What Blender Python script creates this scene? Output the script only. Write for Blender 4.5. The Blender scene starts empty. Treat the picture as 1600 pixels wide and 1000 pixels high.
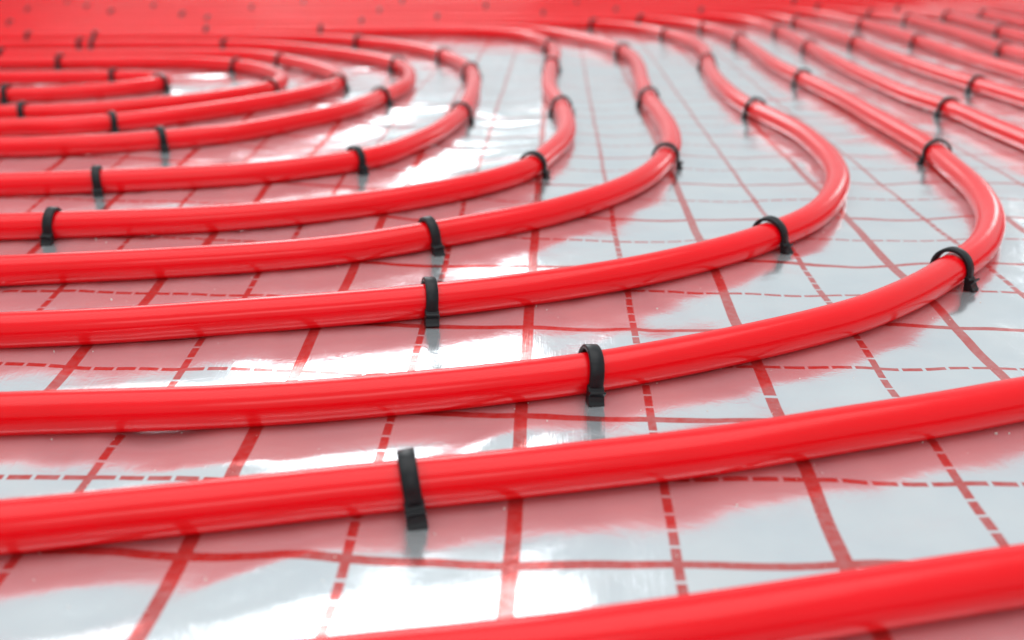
import bpy, bmesh, math, random
import numpy as np
from mathutils import Vector, Matrix

random.seed(7)
MM = 0.001
sc = bpy.context.scene
COL = sc.collection

# ---------------------------------------------------------------- camera
cam_d = bpy.data.cameras.new('camera')
cam = bpy.data.objects.new('camera', cam_d)
COL.objects.link(cam)
PITCH, ROLL, YAW = 0.352064622, -0.0109078591, -0.0438141214
fw = Vector((math.sin(YAW) * math.cos(PITCH), math.cos(YAW) * math.cos(PITCH), -math.sin(PITCH)))
rt = Vector((math.cos(YAW), -math.sin(YAW), 0))
up = rt.cross(fw)
r2 = math.cos(ROLL) * rt + math.sin(ROLL) * up
u2 = -math.sin(ROLL) * rt + math.cos(ROLL) * up
m = Matrix((r2, u2, -fw)).transposed().to_4x4()
m.translation = Vector((13.23, -275.99, 176.87)) * MM
cam.matrix_world = m
cam_d.sensor_fit = 'HORIZONTAL'
cam_d.sensor_width = 36.0
cam_d.lens = 36.0 * 1667.626 / 1600
cam_d.clip_start = 0.01
cam_d.clip_end = 100
cam_d.dof.use_dof = True
cam_d.dof.focus_distance = 0.465
cam_d.dof.aperture_fstop = 8.0
cam_d.dof.aperture_blades = 0
sc.camera = cam

# ---------------------------------------------------------------- world, window light and added fill
w = bpy.data.worlds.new('World')
sc.world = w
w.use_nodes = True
bg = w.node_tree.nodes['Background']
bg.inputs['Color'].default_value = (0.90, 0.97, 1.0, 1)
bg.inputs['Strength'].default_value = 0.65

def window_or_fill_light(name, az, elev, dist, wd, ht, power, col=(1, 1, 1)):
    l = bpy.data.lights.new(name, 'AREA')
    l.shape = 'RECTANGLE'
    l.size, l.size_y = wd, ht
    l.energy = power
    l.color = col
    o = bpy.data.objects.new(name, l)
    a, e = math.radians(az), math.radians(elev)
    p = Vector((math.sin(a) * dist, math.cos(a) * dist - 0.3, math.tan(e) * dist))
    o.location = p
    d = Vector((0, 0.4, 0)) - p
    d.z = 0                        # windows and the added fill panel stand upright
    o.rotation_euler = d.to_track_quat('-Z', 'Y').to_euler()
    COL.objects.link(o)
    return o
# a tall window across the room and a lower one to its right
window_or_fill_light('window_or_fill_light', -9.5, 26, 7.0, 1.9, 3.4, 74, (.97, .99, 1))
window_or_fill_light('window_or_fill_light', 29, 9.5, 7.0, 0.7, 0.55, 7)
window_or_fill_light('window_or_fill_light', -20.5, 20.5, 7.0, 1.6, 2.0, 27)
# unseen fill panel behind the camera, added to brighten and streak the pipes
window_or_fill_light('window_or_fill_light', 168, 38, 3.4, 2.6, .8, 22)
# broad overhead fill panel, added for brightness and sheen on the pipe tops
fill_lamp = bpy.data.lights.new('overhead_fill', 'AREA'); fill_lamp.shape = 'RECTANGLE'; fill_lamp.size, fill_lamp.size_y = 4.0, 2.8; fill_lamp.energy = 56
so = bpy.data.objects.new('overhead_fill', fill_lamp); so.location = (-.3, .2, 2.6); COL.objects.link(so)

vs = sc.view_settings
vs.view_transform = 'Standard'
vs.look = 'None'
vs.exposure = 0.1
vs.gamma = 1
sc.cycles.max_bounces = 8
sc.cycles.diffuse_bounces = 3
sc.cycles.glossy_bounces = 5
sc.cycles.caustics_reflective = True
sc.cycles.blur_glossy = 0.5
sc.cycles.sample_clamp_indirect = 6

# ---------------------------------------------------------------- data (millimetres on the floor plan)
PATHS = {
 'P2': [(-1501,40),(-1471,40),(-1441,41),(-1411,41),(-1381,41),(-1357,42),(-1333,42),(-1309,42),(-1285,43),(-1261,43),(-1237,43),(-1213,44),(-1189,44),(-1165,44),(-1141,45),(-1117,45),(-1093,45),(-1069,46),(-1051,46),(-1033,46),(-1015,46),(-997,47),(-979,47),(-961,47),(-943,47),(-925,48),(-907,48),(-889.5,48.2),(-871.5,48.6),(-853.5,48.9),(-835.5,49.3),(-817.5,49.7),(-799.5,50.2),(-781.5,50.7),(-763.5,51.2),(-745.6,51.8),(-727.6,52.4),(-709.6,53.1),(-691.6,53.7),(-673.6,54.4),(-655.6,55.1),(-637.6,55.8),(-619.7,56.5),(-601.7,57.2),(-583.7,57.9),(-565.7,58.6),(-547.7,59.4),(-529.7,60.1),(-511.7,60.9),(-493.8,61.6),(-481.8,62.1),(-469.8,62.7),(-457.8,63.2),(-445.8,63.4),(-433.8,63.9),(-421.8,64.4),(-409.8,64.9),(-397.8,65.5),(-385.9,66.1),(-373.9,66.8),(-361.9,67.5),(-349.9,68.3),(-337.9,69.0),(-326.0,69.7),(-314.0,70.4),(-302.0,71.1),(-290.0,71.8),(-278.0,72.6),(-266.1,73.3),(-254.1,74.0),(-242.1,74.7),(-230.1,75.5),(-218.2,76.2),(-206.2,77.1),(-194.3,78.2),(-182.3,79.5),(-170.4,80.8),(-158.5,82.2),(-146.5,83.5),(-134.6,84.7),(-122.7,86.0),(-110.8,87.5),(-98.9,89.1),(-87.1,91.0),(-75.3,93.2),(-63.5,95.7),(-51.9,98.5),(-40.3,101.6),(-28.7,104.8),(-17.2,108.2),(-5.8,111.8),(5.7,115.4),(17.0,119.3),(28.2,123.6),(39.2,128.2),(50.1,133.2),(61.0,138.3),(71.8,143.5),(82.5,148.9),(93.2,154.3),(103.8,160.0),(114.3,165.8),(124.6,171.9),(134.7,178.3),(144.6,185.0),(154.2,192.2),(163.2,199.9),(172.0,208.1),(180.5,216.6),(188.7,225.3),(196.6,234.3),(204.3,243.5),(211.8,252.8),(219.3,262.2),(226.8,271.6),(237.6,285.9),(247.4,300.8),(256.0,316.6),(263.8,332.8),(270.9,349.3),(277.1,366.1),(282.4,383.3),(286.9,400.7),(290.7,418.3),(294.0,435.9),(296.7,453.7),(298.8,471.6),(300.5,489.5),(302.2,507.4),(304.1,525.3),(306.1,543.1),(308.0,561.0),(309.4,578.9),(310.2,596.9),(310.4,614.8),(310.4,632.8),(310.4,650.8),(310.3,668.8),(310.2,686.8),(310.1,704.8),(310.0,722.8),(309.9,740.8),(309.8,758.8),(309.7,776.8),(309.6,800.8),(309.5,824.8),(309.1,848.8),(308.2,872.8),(307.0,896.7),(305.5,920.7),(303.8,944.6),(302.1,968.6),(300.5,992.5),(299.0,1016.5),(297.5,1040.4),(296.1,1064.4),(294.8,1088.3),(293.6,1118.3),(293.1,1148.3),(293.4,1178.2),(294.1,1208.2),(295.0,1238.2),(295.8,1268.2),(296.7,1298.2),(297.6,1328.2),(298.5,1358.2),(299.3,1388.1),(300,1418),(300,1454),(299,1490),(298,1526),(296,1562),(293,1598),(289,1633),(282,1669),(273,1703),(258,1742),(239,1778),(214,1811),(183,1838),(148,1858),(109,1872),(69,1883),(28,1889),(-14,1892),(-56,1894),(-98,1895),(-140,1897),(-182,1898),(-223,1899),(-265,1901),(-307,1902),(-349,1903),(-391,1904),(-433,1905),(-475,1905),(-517,1906),(-559,1906),(-601,1906),(-643,1906),(-685,1907),(-727,1907),(-769,1907),(-811,1907),(-853,1907),(-901,1908),(-949,1908),(-997,1908),(-1045,1908),(-1093,1909),(-1141,1909),(-1189,1909),(-1237,1909),(-1285,1910),(-1333,1910),(-1381,1910),(-1429,1910),(-1477,1911),(-1525,1911),(-1573,1911),(-1621,1911),(-1669,1912),(-1717,1912),(-1765,1912),(-1813,1912),(-1861,1913),(-1909,1913),(-1957,1913),(-2005,1913),(-2053,1914),(-2101,1914),(-2149,1914),(-2197,1914),(-2245,1915),(-2293,1915),(-2299,1915)],
 'P3': [(-1546,106),(-1516,107),(-1486,108),(-1456,108),(-1426,109),(-1396,109),(-1366,110),(-1342,111),(-1318,111),(-1295,112),(-1271,112),(-1247,113),(-1223,113),(-1199,114),(-1175,114),(-1151,115),(-1127,115),(-1103,116),(-1079,116),(-1055,117),(-1031,117),(-1013,117),(-995,118),(-977,118),(-959,119),(-941,119),(-923,120),(-905,120),(-886.6,120.8),(-868.6,121.5),(-850.7,122.2),(-832.7,123.0),(-814.7,123.8),(-796.7,124.6),(-778.8,125.6),(-760.8,126.5),(-742.8,127.6),(-724.8,128.6),(-706.9,129.7),(-688.9,130.8),(-670.9,131.8),(-653.0,133.0),(-635.0,134.1),(-617.0,135.2),(-599.1,136.3),(-581.1,137.5),(-563.2,138.7),(-545.2,139.8),(-527.2,141.0),(-509.3,142.3),(-491.3,143.5),(-473.4,144.9),(-455.4,146.2),(-437.4,146.7),(-419.5,148.3),(-407.5,149.4),(-395.6,150.5),(-383.6,151.7),(-371.7,152.8),(-359.8,153.9),(-347.8,155.0),(-335.9,156.1),(-323.9,157.2),(-312.0,158.4),(-300.0,159.5),(-288.1,160.6),(-276.1,161.7),(-264.2,162.9),(-252.2,164.1),(-240.3,165.5),(-228.4,167.0),(-216.5,168.6),(-204.7,170.4),(-192.9,172.5),(-181.1,174.7),(-169.3,177.2),(-157.6,179.9),(-146.0,182.6),(-134.3,185.4),(-122.7,188.4),(-111.1,191.4),(-99.5,194.6),(-88.0,198.0),(-76.5,201.4),(-65.0,204.9),(-53.6,208.5),(-42.2,212.3),(-30.8,216.2),(-19.6,220.3),(-8.4,224.7),(2.6,229.4),(13.6,234.3),(24.4,239.5),(35.0,245.0),(45.5,250.7),(55.9,256.8),(66.0,263.2),(75.9,269.9),(85.6,277.0),(95.1,284.3),(104.3,291.9),(113.3,299.8),(121.9,308.2),(134.2,321.3),(146.0,334.8),(157.3,348.8),(167.5,363.5),(176.5,379.0),(184.4,395.1),(191.5,411.6),(197.9,428.4),(203.7,445.4),(208.8,462.6),(213.0,480.1),(216.4,497.7),(219.2,515.5),(221.4,533.3),(222.9,551.2),(223.8,569.1),(224.3,587.1),(224.7,605.1),(224.8,623.1),(224.5,641.1),(223.6,659.0),(222.1,676.9),(220.1,694.8),(217.5,712.6),(214.7,730.3),(211.6,748.1),(208.6,765.8),(206.0,783.6),(203.7,801.4),(201.3,825.3),(199.9,849.2),(199.2,873.1),(199.0,897.1),(199.0,921.1),(199.2,945.1),(199.5,969.1),(200.0,993.1),(200.8,1017.1),(201.8,1041.0),(203.1,1065.0),(204.5,1089.0),(206.3,1112.9),(208.9,1142.8),(212.0,1172.6),(215.3,1202.4),(218.5,1232.2),(221.5,1262.1),(223.9,1292.0),(225.7,1321.9),(226.4,1351.8),(225.8,1381.7),(224,1412),(220,1447),(215,1483),(208,1518),(201,1553),(192,1588),(182,1622),(168,1655),(152,1687),(133,1717),(106,1748),(74,1772),(37,1786),(-3,1794),(-45,1800),(-86,1803),(-128,1806),(-170,1808),(-212,1810),(-254,1811),(-296,1813),(-338,1815),(-380,1817),(-422,1819),(-464,1820),(-506,1821),(-548,1822),(-590,1822),(-632,1823),(-674,1823),(-716,1823),(-758,1823),(-800,1823),(-842,1824),(-884,1824),(-926,1824),(-968,1824),(-1010,1824),(-1058,1824),(-1106,1825),(-1154,1825),(-1202,1825),(-1250,1825),(-1298,1826),(-1346,1826),(-1394,1826),(-1442,1826),(-1490,1826),(-1538,1827),(-1586,1827),(-1634,1827),(-1682,1827),(-1730,1827),(-1778,1828),(-1826,1828),(-1874,1828),(-1922,1828),(-1970,1829),(-2018,1829),(-2066,1829),(-2114,1829),(-2162,1829),(-2210,1830),(-2258,1830),(-2300,1830)],
 'P4': [(-1591,194),(-1561,194),(-1531,195),(-1501,196),(-1471,196),(-1441,197),(-1411,198),(-1381,198),(-1351,199),(-1327,199),(-1303,200),(-1279,200),(-1255,201),(-1231,201),(-1207,202),(-1183,202),(-1159,203),(-1135,204),(-1111,204),(-1087,205),(-1063,205),(-1039,206),(-1015,206),(-991,207),(-973,207),(-955,208),(-937,208),(-919,209),(-901,210),(-883.2,210.6),(-865.2,211.4),(-847.3,212.3),(-829.3,213.3),(-811.3,214.3),(-793.3,215.3),(-775.4,216.4),(-757.4,217.5),(-739.5,218.6),(-721.5,219.7),(-703.5,220.8),(-685.6,222.0),(-667.6,223.2),(-649.6,224.3),(-631.7,225.5),(-613.7,226.7),(-595.8,227.9),(-577.8,229.2),(-559.8,230.4),(-541.9,231.7),(-524.0,233.1),(-506.0,234.5),(-488.1,235.9),(-470.1,237.4),(-452.2,239.0),(-434.2,240.0),(-416.3,241.7),(-398.4,243.5),(-380.5,245.2),(-362.6,246.9),(-344.6,248.7),(-326.7,250.4),(-308.8,252.2),(-291.0,254.5),(-273.2,257.4),(-261.4,259.5),(-249.6,261.5),(-237.8,263.5),(-225.9,265.5),(-214.1,267.5),(-202.3,269.7),(-190.6,272.0),(-178.8,274.5),(-167.1,277.2),(-155.5,280.2),(-144.0,283.5),(-132.6,287.1),(-121.4,291.3),(-110.4,296.0),(-99.8,301.5),(-89.5,307.5),(-79.3,313.8),(-64.3,323.8),(-49.4,333.9),(-34.6,344.1),(-19.9,354.5),(-5.8,365.4),(7.3,377.5),(19.3,390.8),(30.7,404.7),(41.5,419.0),(51.5,433.9),(60.7,449.4),(69.0,465.3),(76.4,481.6),(83.0,498.3),(88.6,515.3),(93.3,532.6),(97.7,550.1),(101.7,567.6),(105.1,585.2),(107.7,603.0),(109.5,620.8),(110.9,638.7),(111.9,656.7),(112.6,674.7),(113.0,692.7),(113.0,710.6),(112.9,728.6),(112.6,746.6),(112.2,764.6),(111.7,782.6),(111.1,800.6),(110.5,818.6),(109.9,842.6),(109.6,866.6),(109.7,890.6),(110.0,914.6),(110.6,938.5),(111.2,962.5),(112.0,986.5),(112.9,1010.5),(114.1,1034.5),(115.4,1058.4),(116.5,1082.4),(117.5,1106.4),(118.1,1130.4),(118.5,1160.3),(118.3,1190.3),(117.5,1220.3),(115.8,1250.2),(113.0,1280.0),(109.0,1309.6),(103.4,1339.0),(96.7,1368.2),(89.0,1397.1),(81,1426),(69,1460),(57,1494),(45,1528),(31,1561),(15,1592),(-4,1622),(-27,1649),(-59,1674),(-90,1689),(-123,1700),(-158,1709),(-193,1714),(-229,1717),(-265,1720),(-301,1722),(-337,1724),(-379,1727),(-421,1730),(-462,1732),(-504,1734),(-546,1735),(-588,1735),(-630,1736),(-672,1736),(-714,1736),(-756,1736),(-798,1737),(-840,1737),(-882,1737),(-924,1737),(-966,1738),(-1008,1738),(-1050,1738),(-1092,1738),(-1134,1739),(-1176,1739),(-1224,1739),(-1272,1739),(-1320,1740),(-1368,1740),(-1416,1740),(-1464,1740),(-1512,1741),(-1560,1741),(-1608,1741),(-1656,1741),(-1704,1742),(-1752,1742),(-1800,1742),(-1848,1742),(-1896,1743),(-1944,1743),(-1992,1743),(-2040,1744),(-2088,1744),(-2136,1744),(-2184,1744),(-2232,1745),(-2280,1745),(-2298,1745)],
 'P5': [(-1637,290),(-1607,291),(-1577,291),(-1547,292),(-1517,292),(-1487,293),(-1457,293),(-1427,294),(-1397,294),(-1367,295),(-1337,296),(-1307,296),(-1283,297),(-1259,297),(-1235,297),(-1211,298),(-1187,298),(-1163,299),(-1139,299),(-1115,300),(-1091,300),(-1067,301),(-1043,301),(-1019,302),(-995,302),(-971,303),(-947,304),(-929,304),(-911,305),(-893.3,306.0),(-875.3,306.8),(-857.4,307.6),(-839.4,308.5),(-821.4,309.4),(-803.4,310.4),(-785.5,311.3),(-767.5,312.3),(-749.5,313.3),(-731.5,314.2),(-713.6,315.2),(-695.6,316.2),(-677.6,317.3),(-659.7,318.3),(-641.7,319.3),(-623.7,320.4),(-605.8,321.5),(-587.8,322.6),(-569.8,323.7),(-551.9,324.9),(-533.9,326.2),(-516.0,327.5),(-498.0,328.8),(-480.1,330.2),(-462.1,331.7),(-444.2,332.6),(-426.2,334.1),(-408.3,335.6),(-390.3,337.1),(-372.4,338.6),(-354.5,340.2),(-336.6,342.2),(-318.8,344.7),(-301.0,347.6),(-283.3,350.6),(-265.5,353.5),(-247.7,356.1),(-230.0,358.8),(-212.4,362.2),(-195.0,366.8),(-177.8,372.1),(-160.9,378.1),(-144.2,384.7),(-127.9,392.3),(-112.3,401.0),(-97.1,410.6),(-82.6,421.1),(-68.7,432.4),(-55.4,444.5),(-43.1,457.4),(-31.9,471.4),(-21.7,486.0),(-12.7,501.3),(-5.7,517.4),(-0.8,534.3),(3.2,551.7),(7.1,569.2),(11.1,586.7),(14.7,604.2),(17.7,621.9),(19.9,639.7),(21.4,657.6),(22.2,675.6),(22.4,693.6),(22.2,711.5),(21.7,729.5),(21.0,747.5),(20.0,765.5),(18.9,783.4),(17.5,801.4),(15.8,819.3),(13.1,843.1),(10.3,866.9),(7.8,890.8),(5.9,914.6),(4.7,938.6),(3.8,962.6),(3.4,986.6),(3.2,1010.5),(3.3,1034.5),(3.6,1058.5),(4.0,1082.5),(4.6,1106.5),(5.2,1130.5),(6.3,1160.5),(7.5,1190.5),(8.6,1220.4),(9.6,1250.4),(10.2,1280.4),(10.0,1310.3),(8.4,1340.1),(5.2,1369.8),(0.6,1399.3),(-5,1429),(-12,1464),(-21,1498),(-33,1531),(-51,1561),(-73,1587),(-101,1609),(-131,1626),(-163,1638),(-198,1644),(-233,1646),(-269,1647),(-305,1648),(-341,1649),(-377,1650),(-413,1650),(-449,1651),(-485,1652),(-521,1652),(-557,1652),(-593,1652),(-629,1653),(-671,1653),(-713,1653),(-755,1653),(-797,1653),(-839,1654),(-881,1654),(-923,1654),(-965,1654),(-1007,1654),(-1049,1654),(-1091,1655),(-1133,1655),(-1175,1655),(-1217,1655),(-1259,1655),(-1301,1656),(-1349,1656),(-1397,1656),(-1445,1656),(-1493,1656),(-1541,1657),(-1589,1657),(-1637,1657),(-1685,1657),(-1733,1657),(-1781,1658),(-1829,1658),(-1877,1658),(-1925,1658),(-1973,1659),(-2021,1659),(-2069,1659),(-2117,1659),(-2165,1659),(-2213,1660),(-2261,1660),(-2297,1660)],
 'P6': [(-1697,399),(-1661,400),(-1625,401),(-1589,401),(-1559,402),(-1529,403),(-1499,403),(-1469,404),(-1439,404),(-1409,405),(-1379,406),(-1349,406),(-1319,407),(-1289,407),(-1259,408),(-1235,408),(-1211,409),(-1188,409),(-1164,410),(-1140,410),(-1116,411),(-1092,412),(-1068,412),(-1044,413),(-1020,414),(-996,415),(-972,416),(-948,417),(-924,418),(-899.7,419.4),(-875.8,420.7),(-851.8,422.1),(-833.8,423.2),(-815.9,424.2),(-797.9,425.3),(-779.9,426.4),(-762.0,427.5),(-744.0,428.6),(-726.0,429.7),(-708.1,430.9),(-690.1,432.0),(-672.2,433.2),(-654.2,434.4),(-636.2,435.6),(-618.3,436.9),(-600.3,438.2),(-582.4,439.6),(-564.5,441.1),(-546.5,442.5),(-528.6,444.1),(-510.7,445.7),(-492.8,447.4),(-474.8,449.1),(-457.0,451.0),(-438.9,451.7),(-421.0,453.4),(-403.1,455.2),(-385.2,457.3),(-367.4,459.6),(-349.6,462.3),(-331.8,465.2),(-314.1,468.4),(-296.4,471.7),(-278.8,475.1),(-261.2,479.0),(-243.9,483.7),(-226.9,489.3),(-210.3,495.9),(-194.5,504.0),(-179.4,513.5),(-164.8,523.9),(-150.6,534.8),(-137.7,546.5),(-127.2,559.8),(-119.4,575.0),(-113.4,591.5),(-108.0,608.4),(-102.6,625.5),(-97.6,642.7),(-93.5,660.1),(-90.2,677.8),(-87.4,695.5),(-85.0,713.3),(-82.9,731.2),(-81.3,749.1),(-80.0,767.0),(-79.3,785.0),(-78.8,803.0),(-78.5,821.0),(-78.5,844.9),(-78.7,868.9),(-79.2,892.9),(-79.9,916.9),(-80.9,940.9),(-82.2,964.8),(-83.8,988.8),(-85.7,1012.7),(-87.9,1036.6),(-90.6,1060.4),(-93.8,1084.2),(-97.7,1107.8),(-102.5,1131.3),(-109.6,1160.4),(-117.8,1189.2),(-127.2,1217.6),(-137.8,1245.5),(-149.9,1272.9),(-163.3,1299.6),(-178.0,1325.7),(-193.6,1351.2),(-210.2,1376.1),(-228,1400),(-251,1427),(-276,1452),(-303,1476),(-331,1499),(-359,1519),(-390,1536),(-423,1546),(-457,1552),(-493,1556),(-529,1560),(-565,1564),(-600,1566),(-636,1568),(-672,1568),(-708,1568),(-744,1569),(-780,1569),(-816,1569),(-852,1569),(-894,1569),(-936,1569),(-978,1570),(-1020,1570),(-1062,1570),(-1104,1570),(-1146,1570),(-1188,1570),(-1230,1571),(-1272,1571),(-1314,1571),(-1356,1571),(-1398,1571),(-1440,1571),(-1488,1572),(-1536,1572),(-1584,1572),(-1632,1572),(-1680,1572),(-1728,1573),(-1776,1573),(-1824,1573),(-1872,1573),(-1920,1573),(-1968,1574),(-2016,1574),(-2064,1574),(-2112,1574),(-2160,1574),(-2208,1575),(-2256,1575),(-2298,1575)],
 'P7': [(-1969,584),(-1927,584),(-1885,584),(-1843,585),(-1807,585),(-1771,585),(-1735,585),(-1699,585),(-1663,585),(-1627,585),(-1591,586),(-1555,586),(-1519,586),(-1489,586),(-1459,586),(-1429,586),(-1399,586),(-1369,586),(-1339,587),(-1309,587),(-1279,587),(-1249,587),(-1219,587),(-1189,587),(-1159,587),(-1129,587),(-1105,588),(-1081,588),(-1057,588),(-1033,588),(-1009,588),(-985,588),(-961,588),(-937,589),(-913,589),(-889.1,589.1),(-865.1,589.4),(-841.1,589.6),(-817.1,589.9),(-793.1,590.2),(-769.1,590.5),(-745.1,590.8),(-721.1,591.0),(-697.1,591.3),(-679.1,591.6),(-661.1,591.8),(-643.1,592.1),(-625.1,592.4),(-607.1,592.7),(-589.1,593.1),(-571.2,593.6),(-553.2,594.2),(-535.3,595.0),(-517.4,596.1),(-499.6,597.3),(-481.8,599.0),(-464.2,601.0),(-445.4,598.4),(-427.6,600.6),(-410.0,603.5),(-392.5,607.0),(-375.3,611.4),(-358.4,616.8),(-341.9,623.2),(-325.9,630.7),(-310.6,639.3),(-296.2,649.0),(-280.7,657.6),(-269.0,670.3),(-258.5,684.5),(-248.7,699.4),(-239.2,714.6),(-229.6,729.8),(-220.2,745.1),(-211.3,760.6),(-203.3,776.4),(-194.8,798.4),(-188.4,821.3),(-183.1,844.6),(-177.8,867.9),(-172.3,891.0),(-167.2,914.1),(-163.5,937.3),(-161.7,960.9),(-161.5,984.7),(-162.8,1008.5),(-165.2,1032.3),(-168.4,1056.0),(-172.4,1079.7),(-177.4,1103.0),(-185.6,1131.6),(-196.5,1159.1),(-210.4,1185.2),(-226.6,1210.2),(-244.2,1234.4),(-262.9,1257.8),(-282.6,1280.2),(-303.4,1301.7),(-325.2,1322.3),(-347.7,1342.1),(-370.9,1360.8),(-395.2,1378.2),(-425.8,1396.0),(-458,1409),(-493,1418),(-528,1423),(-564,1426),(-600,1430),(-635,1433),(-671,1437),(-707,1439),(-743,1440),(-779,1440),(-815,1441),(-851,1441),(-887,1441),(-923,1441),(-959,1442),(-995,1442),(-1031,1442),(-1067,1442),(-1109,1443),(-1151,1443),(-1193,1443),(-1235,1443),(-1277,1444),(-1319,1444),(-1361,1444),(-1403,1444),(-1445,1445),(-1487,1445),(-1529,1445),(-1571,1445),(-1619,1446),(-1667,1446),(-1715,1446),(-1763,1447),(-1811,1447),(-1859,1447),(-1907,1448),(-1955,1448),(-2003,1448),(-2051,1448),(-2099,1449),(-2147,1449),(-2195,1449),(-2243,1450),(-2291,1450),(-2297,1450)],
 'P8': [(-2007,666),(-1965,666),(-1923,666),(-1881,666),(-1839,666),(-1797,667),(-1761,667),(-1725,667),(-1689,667),(-1653,667),(-1617,667),(-1581,668),(-1545,668),(-1509,668),(-1473,668),(-1437,668),(-1407,668),(-1377,668),(-1347,668),(-1317,669),(-1287,669),(-1257,669),(-1227,669),(-1197,669),(-1167,669),(-1137,669),(-1107,669),(-1077,670),(-1047,670),(-1023,670),(-999,670),(-975,670),(-951,671),(-927,671),(-903,671),(-879.1,671.4),(-855.1,671.7),(-831.1,671.9),(-807.1,672.2),(-783.1,672.5),(-759.1,672.8),(-735.1,673.1),(-711.1,673.4),(-687.1,673.8),(-663.1,674.3),(-639.2,674.9),(-615.3,675.8),(-591.5,677.0),(-567.8,678.9),(-544.4,681.5),(-521.2,685.0),(-498.4,689.8),(-476.2,695.9),(-450.3,693.5),(-434.0,700.3),(-418.2,708.3),(-403.1,717.4),(-388.6,727.6),(-374.8,738.7),(-361.7,750.7),(-345.2,767.8),(-329.6,785.9),(-315.0,804.8),(-301.3,824.4),(-288.6,844.5),(-276.3,865.0),(-266.2,886.6),(-257.2,908.7),(-249.6,931.2),(-244.0,954.1),(-241.6,977.3),(-242.8,1000.4),(-247.5,1023.2),(-254.9,1045.7),(-264.2,1067.6),(-274.7,1089.0),(-289.6,1114.9),(-305.6,1140.2),(-322.8,1164.7),(-341.0,1188.5),(-360.0,1211.6),(-379.7,1233.8),(-400.7,1253.6),(-424.0,1269.1),(-455.7,1280.1),(-484.3,1284.7),(-514.0,1287.4),(-543.8,1289.5),(-573.8,1291.5),(-603.7,1293.5),(-633.6,1295.5),(-663.6,1297.3),(-693.5,1298.7),(-729.5,1299.8),(-765.5,1300.3),(-801.5,1300.6),(-837.5,1300.9),(-873.5,1301.1),(-909,1301),(-945,1302),(-981,1302),(-1017,1302),(-1053,1302),(-1089,1302),(-1125,1303),(-1161,1303),(-1197,1303),(-1233,1303),(-1269,1304),(-1311,1304),(-1353,1304),(-1395,1304),(-1437,1305),(-1479,1305),(-1521,1305),(-1563,1305),(-1605,1306),(-1647,1306),(-1689,1306),(-1737,1306),(-1785,1307),(-1833,1307),(-1881,1307),(-1929,1308),(-1977,1308),(-2025,1308),(-2073,1309),(-2121,1309),(-2169,1309),(-2217,1309),(-2265,1310),(-2295,1310)],
 'P9': [(-2071,767),(-2029,768),(-1987,768),(-1945,768),(-1903,768),(-1861,768),(-1819,768),(-1777,769),(-1741,769),(-1705,769),(-1669,769),(-1633,769),(-1597,769),(-1561,769),(-1525,770),(-1489,770),(-1453,770),(-1417,770),(-1381,770),(-1351,770),(-1321,770),(-1291,771),(-1261,771),(-1231,771),(-1201,771),(-1171,771),(-1141,771),(-1111,771),(-1081,772),(-1051,772),(-1021,772),(-991,772),(-961,773),(-937,773),(-913,773),(-888.6,773.6),(-864.6,773.9),(-840.6,774.2),(-816.6,774.5),(-792.6,774.8),(-768.6,775.1),(-744.6,775.4),(-720.6,775.6),(-696.6,775.9),(-672.6,776.2),(-648.6,776.5),(-624.6,776.8),(-600.6,777.0),(-576.7,777.3),(-552.7,777.7),(-529.0,778.9),(-505.5,781.4),(-482.4,786.0),(-460.0,792.9),(-438.4,802.1),(-417.7,813.4),(-398.2,826.6),(-379.7,841.4),(-362.3,857.4),(-346.5,874.7),(-333.1,893.4),(-322.7,913.7),(-315.8,935.5),(-312.2,958.2),(-311.8,981.4),(-314.5,1004.4),(-320.2,1027.0),(-328.5,1049.0),(-338.7,1070.4),(-353.7,1096.0),(-370.9,1120.0),(-390.6,1141.6),(-413.1,1160.3),(-437.8,1176.3),(-464.1,1189.3),(-491.6,1198.8),(-520.2,1204.1),(-549.7,1206.4),(-579.6,1207.1),(-609.5,1207.4),(-639.5,1207.4),(-669.5,1207.2),(-699.5,1206.8),(-729.5,1206.1),(-759.5,1205.3),(-789.5,1204.5),(-819.5,1203.7),(-849.5,1202.9),(-879.5,1202.0),(-915,1201),(-951,1200),(-987,1199),(-1023,1198),(-1059,1198),(-1095,1197),(-1131,1197),(-1167,1197),(-1203,1197),(-1239,1197),(-1275,1197),(-1311,1197),(-1347,1197),(-1383,1197),(-1425,1197),(-1467,1197),(-1509,1197),(-1551,1198),(-1593,1198),(-1635,1198),(-1677,1198),(-1719,1198),(-1761,1198),(-1803,1198),(-1851,1199),(-1899,1199),(-1947,1199),(-1995,1199),(-2043,1199),(-2091,1199),(-2139,1199),(-2187,1200),(-2235,1200),(-2283,1200),(-2295,1200)],
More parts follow.
